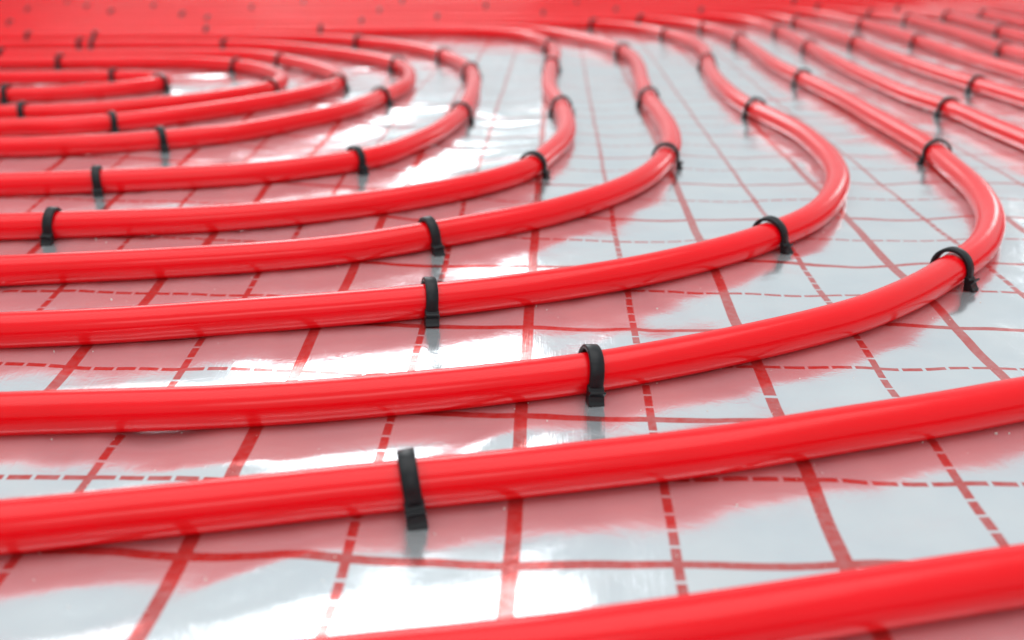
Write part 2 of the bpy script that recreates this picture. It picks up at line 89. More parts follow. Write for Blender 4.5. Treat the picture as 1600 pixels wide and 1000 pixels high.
 'P10': [(-2103,885),(-2055,885),(-2013,885),(-1971,885),(-1929,886),(-1887,886),(-1845,886),(-1803,886),(-1761,886),(-1719,886),(-1677,887),(-1641,887),(-1605,887),(-1569,887),(-1533,887),(-1497,887),(-1461,887),(-1425,888),(-1389,888),(-1353,888),(-1317,888),(-1281,888),(-1251,888),(-1221,888),(-1191,889),(-1161,889),(-1131,889),(-1101,889),(-1071,889),(-1041,890),(-1011,890),(-981,890),(-951,891),(-921,891),(-890.7,891.4),(-860.7,891.7),(-830.7,892.1),(-800.7,892.4),(-776.7,892.7),(-752.7,893.0),(-728.7,893.3),(-704.7,893.6),(-680.7,894.0),(-656.8,894.5),(-632.8,895.5),(-609.0,897.3),(-585.5,900.4),(-562.3,905.2),(-539.8,912.1),(-518.5,921.4),(-498.8,933.3),(-481.7,948.0),(-465.4,969.8),(-457.3,993.8),(-459.7,1017.0),(-476.6,1038.7),(-499.4,1049.1),(-526.7,1053.1),(-555.9,1053.2),(-585.7,1052.1),(-615.7,1050.7),(-645.6,1049.5),(-675.6,1048.6),(-705.6,1048.3),(-735.6,1048.3),(-765.6,1048.6),(-795.6,1048.9),(-825.6,1049.2),(-855.6,1049.5),(-885.6,1049.8),(-916,1050),(-946,1050),(-976,1051),(-1006,1051),(-1036,1051),(-1066,1051),(-1096,1051),(-1132,1052),(-1168,1052),(-1204,1052),(-1240,1052),(-1276,1053),(-1312,1053),(-1348,1053),(-1384,1053),(-1420,1054),(-1456,1054),(-1492,1054),(-1528,1054),(-1570,1055),(-1612,1055),(-1654,1055),(-1696,1056),(-1738,1056),(-1780,1056),(-1822,1057),(-1864,1057),(-1906,1057),(-1954,1058),(-2002,1058),(-2050,1058),(-2098,1059),(-2146,1059),(-2194,1059),(-2242,1060),(-2290,1060),(-2296,1060)],
 'Q1': [(-2300,2010),(-2252,2010),(-2204,2009),(-2156,2009),(-2108,2009),(-2060,2009),(-2012,2008),(-1964,2008),(-1916,2008),(-1868,2008),(-1820,2007),(-1772,2007),(-1724,2007),(-1676,2007),(-1628,2006),(-1580,2006),(-1532,2006),(-1484,2006),(-1436,2005),(-1388,2005),(-1340,2005),(-1292,2005),(-1244,2004),(-1196,2004),(-1148,2004),(-1100,2004),(-1052,2003),(-1004,2003),(-956,2003),(-908,2003),(-860,2002),(-812,2002),(-764,2002),(-716,2002),(-668,2001),(-620,2001),(-572,2001),(-530,2001),(-488,2000),(-446,2000),(-404,2000),(-362,1999),(-320,1997),(-278,1996),(-236,1995),(-194,1993),(-152,1992),(-110,1991),(-68,1989),(-26,1988),(16,1986),(57,1982),(99,1975),(140,1966),(180,1956),(219,1942),(256,1924),(291,1902),(323,1876),(350,1845),(369,1809),(381,1771),(387,1730),(389,1694),(391,1658),(392,1622),(392,1586),(393,1550),(392,1514),(391,1478),(389,1442),(388,1406),(386.3,1376.2),(384.9,1346.2),(383.5,1316.2),(382.1,1286.3),(380.7,1256.3),(379.4,1226.3),(378.4,1196.4),(377.8,1166.4),(377.5,1136.4),(377.5,1106.4),(377.6,1082.4),(377.7,1058.4),(377.8,1034.4),(378.1,1010.4),(378.4,986.4),(378.8,962.4),(379.2,938.4),(379.8,914.4),(380.6,890.5),(382.2,866.6),(384.9,842.9),(388.4,819.2),(391.9,795.6),(394.2,771.8),(395.3,747.9),(395.5,729.9),(395.5,712.0),(395.4,694.0),(395.6,676.0),(396.1,658.0),(397.0,640.1),(397.8,622.1),(398.3,604.1),(398.4,586.2),(398.3,568.2),(398.1,550.2),(397.9,532.2),(397.8,514.2),(397.6,496.2),(397.4,478.2),(397.2,460.2),(396.7,442.2),(395.8,424.2),(394.3,406.3),(392.5,388.4),(390.5,370.5),(388.5,352.6),(386.2,334.8),(382.8,317.3),(377.9,300.0),(372.1,283.0),(366.2,266.0),(360.2,249.0),(353.5,232.4),(345.2,216.7),(338.8,206.6),(332.1,196.7),(325.2,186.9),(318.2,177.2),(310.8,167.8),(302.9,159.0),(294.1,151.0),(284.8,143.7),(275.1,136.7),(265.1,130.1),(254.8,124.1),(244.1,119.0),(233.0,114.6),(221.8,110.5),(210.5,106.4),(199.3,102.1),(188.2,97.6),(177.1,93.1),(165.9,88.6),(154.7,84.4),(143.4,80.4),(132.0,76.6),(120.6,72.9),(109.3,69.1),(97.9,65.1),(86.6,61.2),(75.2,57.5),(63.7,54.0),(52.2,50.8),(40.6,47.8),(28.9,44.8),(17.3,41.8),(5.7,38.8),(-5.9,35.8),(-17.6,33.0),(-29.2,30.2),(-40.9,27.5),(-52.6,24.8),(-64.3,21.9),(-75.9,19.0),(-87.6,16.1),(-99.2,13.3),(-110.9,10.6),(-122.6,7.9),(-134.2,5.0),(-145.9,2.2),(-157.6,-0.4),(-169.3,-2.7),(-181.2,-4.6),(-193.0,-6.3),(-204.9,-7.9),(-216.8,-9.5),(-228.7,-11.1),(-240.6,-12.7),(-252.5,-14.3),(-264.4,-16.0),(-276.3,-17.6),(-288.2,-19.2),(-300.0,-20.8),(-311.9,-22.4),(-323.8,-24.0),(-335.7,-25.6),(-347.6,-27.1),(-359.5,-28.5),(-371.5,-29.8),(-383.4,-30.9),(-395.4,-32.0),(-407.3,-33.1),(-419.3,-34.2),(-431.2,-35.3),(-443.2,-36.4),(-455.1,-37.2),(-467.1,-38.3),(-479.0,-39.5),(-491.0,-40.6),(-502.9,-41.7),(-514.9,-42.8),(-526.8,-43.9),(-538.8,-45.0),(-550.7,-46.1),(-568.7,-47.7),(-586.6,-49.3),(-604.5,-50.9),(-622.4,-52.4),(-640.4,-53.9),(-658.3,-55.4),(-676.2,-56.8),(-694.2,-58.1),(-712.1,-59.3),(-730.1,-60.5),(-748.0,-61.5),(-766.0,-62.4),(-784.0,-63.2),(-801.9,-63.9),(-819.9,-64.4),(-837.9,-64.9),(-855.9,-65.3),(-873.9,-65.7),(-891.9,-65.9),(-910,-66),(-928,-66),(-946,-67),(-964,-67),(-982,-67),(-1000,-67),(-1018,-67),(-1036,-68),(-1054,-68),(-1072,-68),(-1096,-68),(-1120,-68),(-1144,-69),(-1168,-69),(-1192,-69),(-1216,-69),(-1240,-69),(-1264,-70),(-1288,-70),(-1312,-70),(-1336,-70),(-1360,-71),(-1384,-71),(-1414,-71),(-1444,-71),(-1456,-71)],
 'Q2': [(-2300,2100),(-2252,2100),(-2204,2100),(-2156,2099),(-2108,2099),(-2060,2099),(-2012,2099),(-1964,2099),(-1916,2098),(-1868,2098),(-1820,2098),(-1772,2098),(-1724,2098),(-1676,2097),(-1628,2097),(-1580,2097),(-1532,2097),(-1484,2097),(-1436,2096),(-1388,2096),(-1340,2096),(-1292,2096),(-1244,2096),(-1196,2095),(-1148,2095),(-1100,2095),(-1052,2095),(-1004,2095),(-956,2094),(-908,2094),(-860,2094),(-812,2094),(-764,2094),(-716,2093),(-668,2093),(-620,2093),(-572,2093),(-524,2093),(-476,2092),(-428,2092),(-380,2091),(-332,2090),(-284,2088),(-236,2086),(-188,2085),(-140,2083),(-92,2082),(-44,2080),(4,2078),(52,2076),(99,2071),(146,2063),(187,2053),(228,2043),(267,2031),(310,2011),(345,1988),(377,1962),(406,1933),(429,1900),(446,1863),(456,1823),(461,1782),(462,1740),(463,1704),(464,1668),(465,1632),(466,1596),(467,1560),(468,1524),(469,1488),(469,1452),(469,1416),(468.6,1380.2),(467.4,1350.2),(465.8,1320.3),(464.5,1290.3),(463.7,1260.3),(463.6,1230.4),(464.0,1200.4),(464.6,1170.4),(465.3,1140.4),(466.2,1110.4),(467.4,1080.5),(468.7,1056.5),(470.4,1032.6),(472.3,1008.6),(474.3,984.7),(476.4,960.8),(478.5,936.9),(480.8,913.0),(483.1,889.1),(485.2,865.2),(487.0,841.3),(488.3,817.4),(489.2,793.4),(490.0,769.4),(490.7,745.4),(491.3,721.4),(491.7,703.4),(491.9,685.4),(492.1,667.4),(492.2,649.4),(492.3,631.4),(492.3,613.4),(492.4,595.4),(492.5,577.4),(492.6,559.4),(492.6,541.4),(492.7,523.4),(492.8,505.4),(492.8,487.4),(492.9,469.4),(492.7,451.4),(492.5,433.4),(492.0,415.5),(491.5,397.5),(491.0,379.5),(490.5,361.5),(490.0,343.5),(489.5,325.5),(489.0,307.5),(488.4,289.5),(487.0,271.6),(484.4,253.9),(480.9,236.2),(477.3,218.6),(473.6,201.0),(469.7,183.5),(464.7,166.4),(457.3,150.4),(447.9,135.2),(441.1,125.3),(434.3,115.4),(427.5,105.6),(420.5,95.9),(412.9,86.8),(404.6,78.5),(395.3,71.1),(385.6,64.3),(375.6,57.6),(365.5,51.1),(355.4,44.6),(345.3,38.3),(334.9,32.6),(324.1,27.7),(312.9,23.6),(301.4,20.1),(289.9,16.9),(278.3,13.7),(266.8,10.5),(255.2,7.3),(243.6,4.3),(231.9,1.5),(220.2,-1.1),(208.5,-3.6),(196.7,-6.1),(185.0,-8.5),(173.3,-11.0),(161.5,-13.7),(149.9,-16.5),(138.3,-19.5),(126.7,-22.7),(115.2,-25.9),(103.6,-29.2),(92.1,-32.5),(80.6,-35.8),(69.0,-39.1),(57.4,-42.3),(45.9,-45.4),(34.2,-48.4),(22.6,-51.2),(10.9,-53.8),(-0.9,-56.1),(-12.7,-58.2),(-24.5,-60.2),(-36.3,-62.3),(-48.1,-64.5),(-60.0,-66.5),(-71.8,-68.5),(-83.7,-70.3),(-95.5,-72.1),(-107.4,-73.7),(-119.3,-75.2),(-131.2,-76.5),(-143.2,-77.7),(-155.1,-78.8),(-167.1,-79.8),(-179.0,-80.9),(-191.0,-81.9),(-202.9,-83.0),(-214.9,-84.0),(-226.9,-85.1),(-238.8,-86.1),(-250.8,-87.2),(-262.7,-88.2),(-274.7,-89.3),(-286.6,-90.3),(-298.6,-91.4),(-310.5,-92.4),(-322.5,-93.3),(-334.5,-94.1),(-346.4,-94.9),(-358.4,-95.6),(-370.4,-96.3),(-382.4,-97.0),(-394.4,-97.7),(-406.3,-98.4),(-418.3,-99.1),(-430.3,-99.8),(-442.3,-100.5),(-454.3,-101.1),(-466.2,-101.9),(-478.2,-102.6),(-490.2,-103.3),(-502.2,-104.0),(-514.2,-104.7),(-526.1,-105.4),(-538.1,-106.1),(-550.1,-106.8),(-562.1,-107.5),(-574.1,-108.2),(-592.0,-109.2),(-610.0,-110.2),(-628.0,-111.1),(-645.9,-112.1),(-663.9,-113.0),(-681.9,-113.8),(-699.9,-114.6),(-717.9,-115.4),(-735.8,-116.0),(-753.8,-116.7),(-771.8,-117.3),(-789.8,-117.8),(-807.8,-118.3),(-825.8,-118.7),(-843.8,-119.2),(-861.8,-119.6),(-879.8,-119.9),(-897.8,-120.3),(-916,-121),(-934,-121),(-952,-121),(-970,-122),(-988,-122),(-1006,-122),(-1024,-123),(-1042,-123),(-1060,-124),(-1078,-124),(-1102,-124),(-1126,-125),(-1150,-125),(-1174,-126),(-1198,-126),(-1222,-127),(-1246,-127),(-1270,-128),(-1294,-128),(-1318,-129),(-1342,-129),(-1366,-129),(-1390,-130),(-1420,-131)],
 'Q3': [(-2300,2209),(-2252,2209),(-2204,2209),(-2156,2208),(-2108,2208),(-2060,2208),(-2012,2208),(-1964,2207),(-1916,2207),(-1868,2207),(-1820,2207),(-1772,2206),(-1724,2206),(-1676,2206),(-1628,2206),(-1580,2205),(-1532,2205),(-1484,2205),(-1436,2205),(-1388,2204),(-1340,2204),(-1292,2204),(-1244,2204),(-1196,2203),(-1148,2203),(-1100,2203),(-1052,2203),(-1004,2203),(-956,2202),(-908,2202),(-860,2202),(-812,2202),(-764,2201),(-716,2201),(-668,2201),(-620,2201),(-572,2200),(-524,2200),(-476,2200),(-428,2200),(-380,2199),(-332,2199),(-284,2198),(-236,2197),(-188,2195),(-140,2194),(-92,2192),(-44,2190),(4,2189),(52,2187),(100,2185),(147,2181),(194,2172),(241,2162),(287,2149),(332,2133),(374,2111),(415,2087),(452,2058),(484,2023),(510,1984),(529,1947),(541,1908),(550,1867),(556,1826),(562,1784),(567,1743),(569,1701),(570,1665),(569,1629),(569,1593),(568,1557),(568,1521),(567,1485),(566,1449),(566,1413),(564.9,1377.1),(564.2,1347.1),(563.6,1317.1),(563.0,1287.1),(562.7,1257.1),(562.8,1227.1),(563.3,1197.1),(564.1,1167.2),(565.0,1137.2),(566.0,1107.2),(566.9,1077.2),(567.6,1047.2),(568.0,1017.2),(568.1,993.2),(568.2,969.2),(568.2,945.2),(568.2,921.2),(568.2,897.2),(568.2,873.2),(568.2,849.2),(568.2,825.2),(568.2,801.2),(568.2,777.2),(568.2,753.2),(568.2,729.2),(568.2,705.2),(568.2,681.2),(568.2,663.2),(568.2,645.2),(568.2,627.2),(568.2,609.2),(568.2,591.2),(568.2,573.2),(568.2,555.2),(568.2,537.2),(568.2,519.2),(568.2,501.2),(568.2,483.2),(568.2,465.2),(568.2,447.2),(568.2,429.2),(568.2,411.2),(568.2,393.2),(568.2,375.2),(568.2,357.2),(568.2,339.2),(568.2,321.2),(568.2,303.2),(568.2,285.2),(568.1,267.2),(567.9,249.2),(567.4,231.2),(566.7,213.2),(566.1,195.3),(565.4,177.3),(564.7,159.3),(563.9,141.3),(562.6,123.4),(560.4,105.6),(557.6,87.8),(554.6,70.0),(551.6,52.3),(548.5,34.6),(545.5,16.8),(542.4,-0.9),(539.4,-18.6),(537.1,-30.4),(532.4,-47.3),(524.3,-62.5),(517.1,-71.8),(509.2,-80.7),(501.1,-89.5),(492.9,-98.3),(484.6,-106.9),(476.0,-114.9),(466.6,-121.8),(456.3,-127.1),(445.3,-131.3),(433.9,-134.9),(422.4,-138.3),(410.9,-141.6),(399.4,-145.0),(387.9,-148.3),(376.3,-151.4),(364.7,-154.2),(352.9,-156.1),(341.1,-157.4),(329.1,-158.2),(317.1,-158.7),(305.2,-159.2),(293.2,-159.7),(281.2,-160.2),(269.2,-160.7),(257.2,-161.3),(245.2,-161.8),(233.2,-162.3),(221.2,-162.8),(209.2,-163.3),(197.3,-163.8),(185.3,-164.3),(173.3,-164.9),(161.3,-165.5),(149.3,-166.1),(137.3,-166.8),(125.4,-167.5),(113.4,-168.3),(101.4,-169.0),(89.4,-169.7),(77.4,-170.4),(65.5,-171.1),(53.5,-171.8),(41.5,-172.5),(29.5,-173.2),(17.5,-173.9),(5.6,-174.6),(-6.4,-175.3),(-18.4,-175.9),(-30.4,-176.5),(-42.4,-177.1),(-54.4,-177.7),(-66.3,-178.3),(-78.3,-178.9),(-90.3,-179.5),(-102.3,-180.1),(-114.3,-180.7),(-126.3,-181.3),(-138.2,-181.9),(-150.2,-182.5),(-162.2,-183.1),(-174.2,-183.7),(-186.2,-184.3),(-198.2,-184.9),(-210.2,-185.5),(-222.1,-186.1),(-234.1,-186.7),(-246.1,-187.3),(-258.1,-187.9),(-270.1,-188.5),(-282.1,-189.1),(-294.1,-189.7),(-306.0,-190.3),(-318.0,-190.9),(-330.0,-191.5),(-342.0,-192.1),(-354.0,-192.7),(-366.0,-193.3),(-377.9,-193.9),(-389.9,-194.5),(-401.9,-195.1),(-413.9,-195.7),(-425.9,-196.3),(-437.9,-196.9),(-449.9,-197.5),(-461.8,-198.1),(-473.8,-198.7),(-485.8,-199.3),(-497.8,-199.9),(-509.8,-200.5),(-521.8,-201.1),(-533.8,-201.7),(-545.7,-202.3),(-557.7,-202.9),(-569.7,-203.4),(-581.7,-204.0),(-593.7,-204.6),(-611.7,-205.5),(-629.6,-206.3),(-647.6,-207.2),(-665.6,-208.0),(-683.6,-208.8),(-701.6,-209.6),(-719.6,-210.3),(-737.5,-211.1),(-755.5,-211.8),(-773.5,-212.5),(-791.5,-213.2),(-809.5,-213.8),(-827.5,-214.5),(-845.5,-215.2),(-863.4,-215.8),(-881.4,-216.5),(-899.4,-217.1),(-917,-218),(-935,-218),(-953,-219),(-971,-220),(-989,-220),(-1007,-221),(-1025,-222),(-1043,-222),(-1061,-223),(-1079,-224),(-1097,-224),(-1121,-225),(-1145,-226),(-1169,-227),(-1193,-228),(-1217,-228),(-1241,-229),(-1265,-230),(-1289,-231),(-1313,-232),(-1337,-233),(-1361,-234),(-1385,-234),(-1397,-235)],
 'Q4': [(-2300,2276),(-2252,2276),(-2204,2276),(-2156,2275),(-2108,2275),(-2060,2275),(-2012,2275),(-1964,2274),(-1916,2274),(-1868,2274),(-1820,2274),(-1772,2273),(-1724,2273),(-1676,2273),(-1628,2273),(-1580,2272),(-1532,2272),(-1484,2272),(-1436,2272),(-1388,2271),(-1340,2271),(-1292,2271),(-1244,2271),(-1196,2270),(-1148,2270),(-1100,2270),(-1052,2270),(-1004,2270),(-956,2269),(-908,2269),(-860,2269),(-812,2269),(-764,2268),(-716,2268),(-668,2268),(-620,2268),(-572,2267),(-524,2267),(-476,2267),(-428,2267),(-380,2266),(-332,2266),(-284,2265),(-236,2264),(-188,2263),(-140,2261),(-92,2260),(-44,2259),(4,2257),(52,2256),(100,2255),(148,2253),(196,2251),(243,2245),(290,2236),(337,2224),(382,2211),(426,2192),(468,2169),(508,2144),(543,2112),(572,2075),(597,2035),(619,1993),(634,1954),(648,1914),(661,1874),(670,1834),(673,1793),(673,1751),(672,1709),(671,1667),(669,1631),(668,1595),(667,1559),(664,1523),(662,1487),(659,1452),(656,1416),(652.8,1379.8),(650.0,1343.9),(648.1,1314.0),(646.8,1284.0),(646.1,1254.0),(645.8,1224.0),(645.7,1194.0),(645.7,1164.0),(645.6,1134.0),(645.6,1104.0),(645.6,1074.0),(645.6,1044.0),(645.6,1014.0),(645.6,984.0),(645.6,960.0),(645.6,936.0),(645.6,912.0),(645.6,888.0),(645.6,864.0),(645.6,840.0),(645.6,816.0),(645.6,792.0),(645.6,768.0),(645.6,744.0),(645.6,720.0),(645.6,696.0),(645.6,672.0),(645.6,648.0),(645.6,624.0),(645.6,606.0),(645.6,588.0),(645.6,570.0),(645.6,552.0),(645.6,534.0),(645.6,516.0),(645.6,498.0),(645.6,480.0),(645.6,462.0),(645.6,444.0),(645.6,426.0),(645.6,408.0),(645.6,390.0),(645.6,372.0),(645.6,354.0),(645.6,336.0),(645.6,318.0),(645.6,300.0),(645.6,282.0),(645.6,264.0),(645.3,246.1),(644.8,228.1),(644.1,210.1),(643.4,192.1),(642.7,174.1),(642.0,156.1),(641.3,138.1),(640.2,120.2),(638.5,102.3),(636.6,84.4),(634.6,66.5),(632.6,48.6),(630.5,30.7),(628.5,12.8),(626.5,-5.1),(624.5,-22.9),(622.4,-40.8),(620.4,-58.7),(618.4,-76.6),(616.4,-94.5),(614.3,-112.3),(611.3,-129.8),(605.5,-145.9),(595.8,-160.3),(584.0,-173.7),(575.8,-182.5),(567.6,-191.2),(559.2,-199.7),(550.4,-207.3),(540.7,-213.7),(530.2,-218.6),(519.0,-222.6),(507.6,-226.1),(496.1,-229.4),(484.5,-232.8),(473.0,-236.1),(461.5,-239.4),(449.9,-242.4),(438.2,-244.9),(426.5,-246.6),(414.6,-247.7),(402.6,-248.4),(390.6,-248.9),(378.6,-249.4),(366.6,-249.9),(354.6,-250.4),(342.6,-250.9),(330.7,-251.4),(318.7,-251.9),(306.7,-252.4),(294.7,-252.9),(282.7,-253.4),(270.7,-253.9),(258.7,-254.4),(246.7,-254.9),(234.7,-255.4),(222.8,-255.9),(210.8,-256.4),(198.8,-256.9),(186.8,-257.4),(174.8,-257.9),(162.8,-258.4),(150.8,-258.9),(138.8,-259.3),(126.8,-259.8),(114.8,-260.3),(102.9,-260.8),(90.9,-261.3),(78.9,-261.8),(66.9,-262.3),(54.9,-262.8),(42.9,-263.3),(30.9,-263.7),(18.9,-264.2),(6.9,-264.8),(-5.1,-265.3),(-17.0,-265.9),(-29.0,-266.5),(-41.0,-267.1),(-53.0,-267.6),(-65.0,-268.2),(-77.0,-268.8),(-89.0,-269.4),(-100.9,-270.0),(-112.9,-270.6),(-124.9,-271.2),(-136.9,-271.8),(-148.9,-272.4),(-160.9,-273.0),(-172.8,-273.6),(-184.8,-274.2),(-196.8,-274.8),(-208.8,-275.4),(-220.8,-276.0),(-232.8,-276.6),(-244.8,-277.2),(-256.7,-277.8),(-268.7,-278.4),(-280.7,-279.0),(-292.7,-279.6),(-304.7,-280.2),(-316.7,-280.8),(-328.7,-281.4),(-340.6,-282.0),(-352.6,-282.6),(-364.6,-283.2),(-376.6,-283.8),(-388.6,-284.4),(-400.6,-285.0),(-412.5,-285.6),(-424.5,-286.2),(-436.5,-286.8),(-448.5,-287.4),(-460.5,-288.0),(-472.5,-288.6),(-484.5,-289.2),(-496.4,-289.8),(-508.4,-290.4),(-520.4,-291.0),(-532.4,-291.6),(-544.4,-292.2),(-556.4,-292.8),(-568.4,-293.4),(-580.3,-294.0),(-592.3,-294.5),(-610.3,-295.4),(-628.3,-296.3),(-646.3,-297.1),(-664.2,-297.9),(-682.2,-298.7),(-700.2,-299.5),(-718.2,-300.3),(-736.2,-301.0),(-754.2,-301.7),(-772.1,-302.4),(-790.1,-303.1),(-808.1,-303.8),(-826.1,-304.5),(-844.1,-305.1),(-862.1,-305.8),(-880.1,-306.4),(-898.1,-307.1),(-916,-308),(-934,-308),(-952,-309),(-970,-310),(-988,-310),(-1006,-311),(-1024,-312),(-1042,-312),(-1060,-313),(-1078,-313),(-1096,-314),(-1120,-315),(-1144,-316),(-1168,-317),(-1192,-318),(-1216,-318),(-1240,-319),(-1264,-320),(-1288,-321),(-1312,-322),(-1336,-323),(-1360,-324),(-1384,-324),(-1396,-325)],
 'Q5': [(-2300,2392),(-2252,2392),(-2204,2392),(-2156,2391),(-2108,2391),(-2060,2391),(-2012,2391),(-1964,2390),(-1916,2390),(-1868,2390),(-1820,2390),(-1772,2389),(-1724,2389),(-1676,2389),(-1628,2389),(-1580,2388),(-1532,2388),(-1484,2388),(-1436,2388),(-1388,2387),(-1340,2387),(-1292,2387),(-1244,2387),(-1196,2386),(-1148,2386),(-1100,2386),(-1052,2386),(-1004,2386),(-956,2385),(-908,2385),(-860,2385),(-812,2385),(-764,2384),(-716,2384),(-668,2384),(-620,2384),(-572,2383),(-524,2383),(-476,2383),(-428,2383),(-380,2382),(-332,2382),(-284,2381),(-236,2380),(-188,2379),(-140,2378),(-92,2377),(-44,2376),(4,2375),(52,2374),(100,2372),(148,2371),(196,2370),(244,2369),(292,2367),(339,2361),(386,2352),(433,2341),(478,2327),(522,2309),(564,2287),(604,2261),(639,2230),(669,2193),(694,2153),(714,2110),(729,2065),(741,2019),(752,1972),(762,1925),(766,1884),(766,1843),(763,1801),(761,1759),(758,1717),(755,1675),(752,1633),(749,1597),(747,1561),(746,1525),(745,1489),(744,1453),(744,1417),(744.2,1381.3),(744.2,1345.3),(744.2,1309.3),(744.2,1273.3),(744.2,1243.3),(744.2,1213.3),(744.2,1183.3),(744.2,1153.3),(744.2,1123.3),(744.2,1093.3),(744.2,1063.3),(744.2,1033.3),(744.2,1003.3),(744.2,973.3),(744.2,943.3),(744.2,919.3),(744.2,895.3),(744.2,871.3),(744.2,847.3),(744.2,823.3),(744.2,799.3),(744.2,775.3),(744.2,751.3),(744.2,727.3),(744.2,703.3),(744.2,679.3),(744.2,655.3),(744.2,631.3),(744.2,607.3),(744.2,583.3),(744.2,559.3),(744.2,535.3),(744.2,517.3),(744.2,499.3),(744.2,481.3),(744.2,463.3),(744.2,445.3),(744.2,427.3),(744.2,409.3),(744.2,391.3),(744.2,373.3),(744.2,355.3),(744.2,337.3),(744.2,319.3),(744.2,301.3),(744.2,283.3),(744.2,265.3),(743.9,247.3),(743.4,229.3),(742.7,211.3),(742.1,193.4),(741.4,175.4),(740.7,157.4),(739.9,139.4),(739.0,121.4),(737.8,103.5),(736.3,85.5),(734.8,67.6),(733.3,49.7),(731.8,31.7),(730.3,13.8),(728.7,-4.1),(727.2,-22.1),(725.7,-40.0),(724.2,-58.0),(722.7,-75.9),(721.2,-93.8),(719.6,-111.8),(718.1,-129.7),(716.6,-147.6),(715.1,-165.6),(713.6,-183.5),(712.0,-201.4),(709.6,-219.0),(704.3,-235.2),(694.8,-249.6),(683.1,-263.1),(670.9,-276.3),(658.4,-289.1),(644.9,-300.3),(629.5,-308.3),(612.7,-314.1),(595.5,-319.2),(583.9,-322.5),(572.4,-325.9),(560.9,-329.2),(549.3,-332.2),(537.7,-334.8),(525.9,-336.5),(514.0,-337.6),(502.0,-338.3),(490.0,-338.9),(478.0,-339.4),(466.1,-339.9),(454.1,-340.4),(442.1,-340.9),(430.1,-341.4),(418.1,-341.9),(406.1,-342.4),(394.1,-342.9),(382.1,-343.4),(370.1,-343.9),(358.2,-344.4),(346.2,-344.8),(334.2,-345.3),(322.2,-345.6),(310.2,-346.0),(298.2,-346.3),(286.2,-346.7),(274.2,-347.0),(262.2,-347.4),(250.2,-347.7),(238.2,-348.1),(226.2,-348.4),(214.2,-348.8),(202.2,-349.1),(190.2,-349.5),(178.2,-349.8),(166.2,-350.2),(154.2,-350.5),(142.2,-350.9),(130.3,-351.2),(118.3,-351.6),(106.3,-351.9),(94.3,-352.3),(82.3,-352.6),(70.3,-353.0),(58.3,-353.3),(46.3,-353.7),(34.3,-354.0),(22.3,-354.4),(10.3,-354.8),(-1.7,-355.2),(-13.7,-355.7),(-25.7,-356.3),(-37.6,-356.9),(-49.6,-357.5),(-61.6,-358.1),(-73.6,-358.7),(-85.6,-359.3),(-97.6,-359.9),(-109.6,-360.5),(-121.5,-361.1),(-133.5,-361.7),(-145.5,-362.3),(-157.5,-362.9),(-169.5,-363.5),(-181.5,-364.1),(-193.4,-364.7),(-205.4,-365.3),(-217.4,-365.9),(-229.4,-366.5),(-241.4,-367.1),(-253.4,-367.7),(-265.4,-368.3),(-277.3,-368.9),(-289.3,-369.5),(-301.3,-370.1),(-313.3,-370.7),(-325.3,-371.3),(-337.3,-371.9),(-349.3,-372.5),(-361.2,-373.1),(-373.2,-373.7),(-385.2,-374.3),(-397.2,-374.9),(-409.2,-375.5),(-421.2,-376.1),(-433.1,-376.7),(-445.1,-377.3),(-457.1,-377.9),(-469.1,-378.5),(-481.1,-379.1),(-493.1,-379.7),(-505.1,-380.2),(-517.0,-380.8),(-529.0,-381.4),(-541.0,-382.0),(-553.0,-382.6),(-565.0,-383.2),(-577.0,-383.8),(-589.0,-384.4),(-606.9,-385.3),(-624.9,-386.1),(-642.9,-386.9),(-660.9,-387.8),(-678.9,-388.6),(-696.8,-389.4),(-714.8,-390.1),(-732.8,-390.9),(-750.8,-391.6),(-768.8,-392.3),(-786.8,-393.0),(-804.8,-393.7),(-822.7,-394.3),(-840.7,-395.0),(-858.7,-395.7),(-876.7,-396.3),(-894.7,-396.9),(-913,-398),(-931,-398),(-949,-399),(-967,-400),(-985,-400),(-1003,-401),(-1021,-401),(-1039,-402),(-1057,-403),(-1075,-403),(-1093,-404),(-1117,-405),(-1141,-406),(-1165,-407),(-1189,-407),(-1212,-408),(-1236,-409),(-1260,-410),(-1284,-411),(-1308,-412),(-1332,-413),(-1356,-413),(-1380,-414),(-1398,-415)],
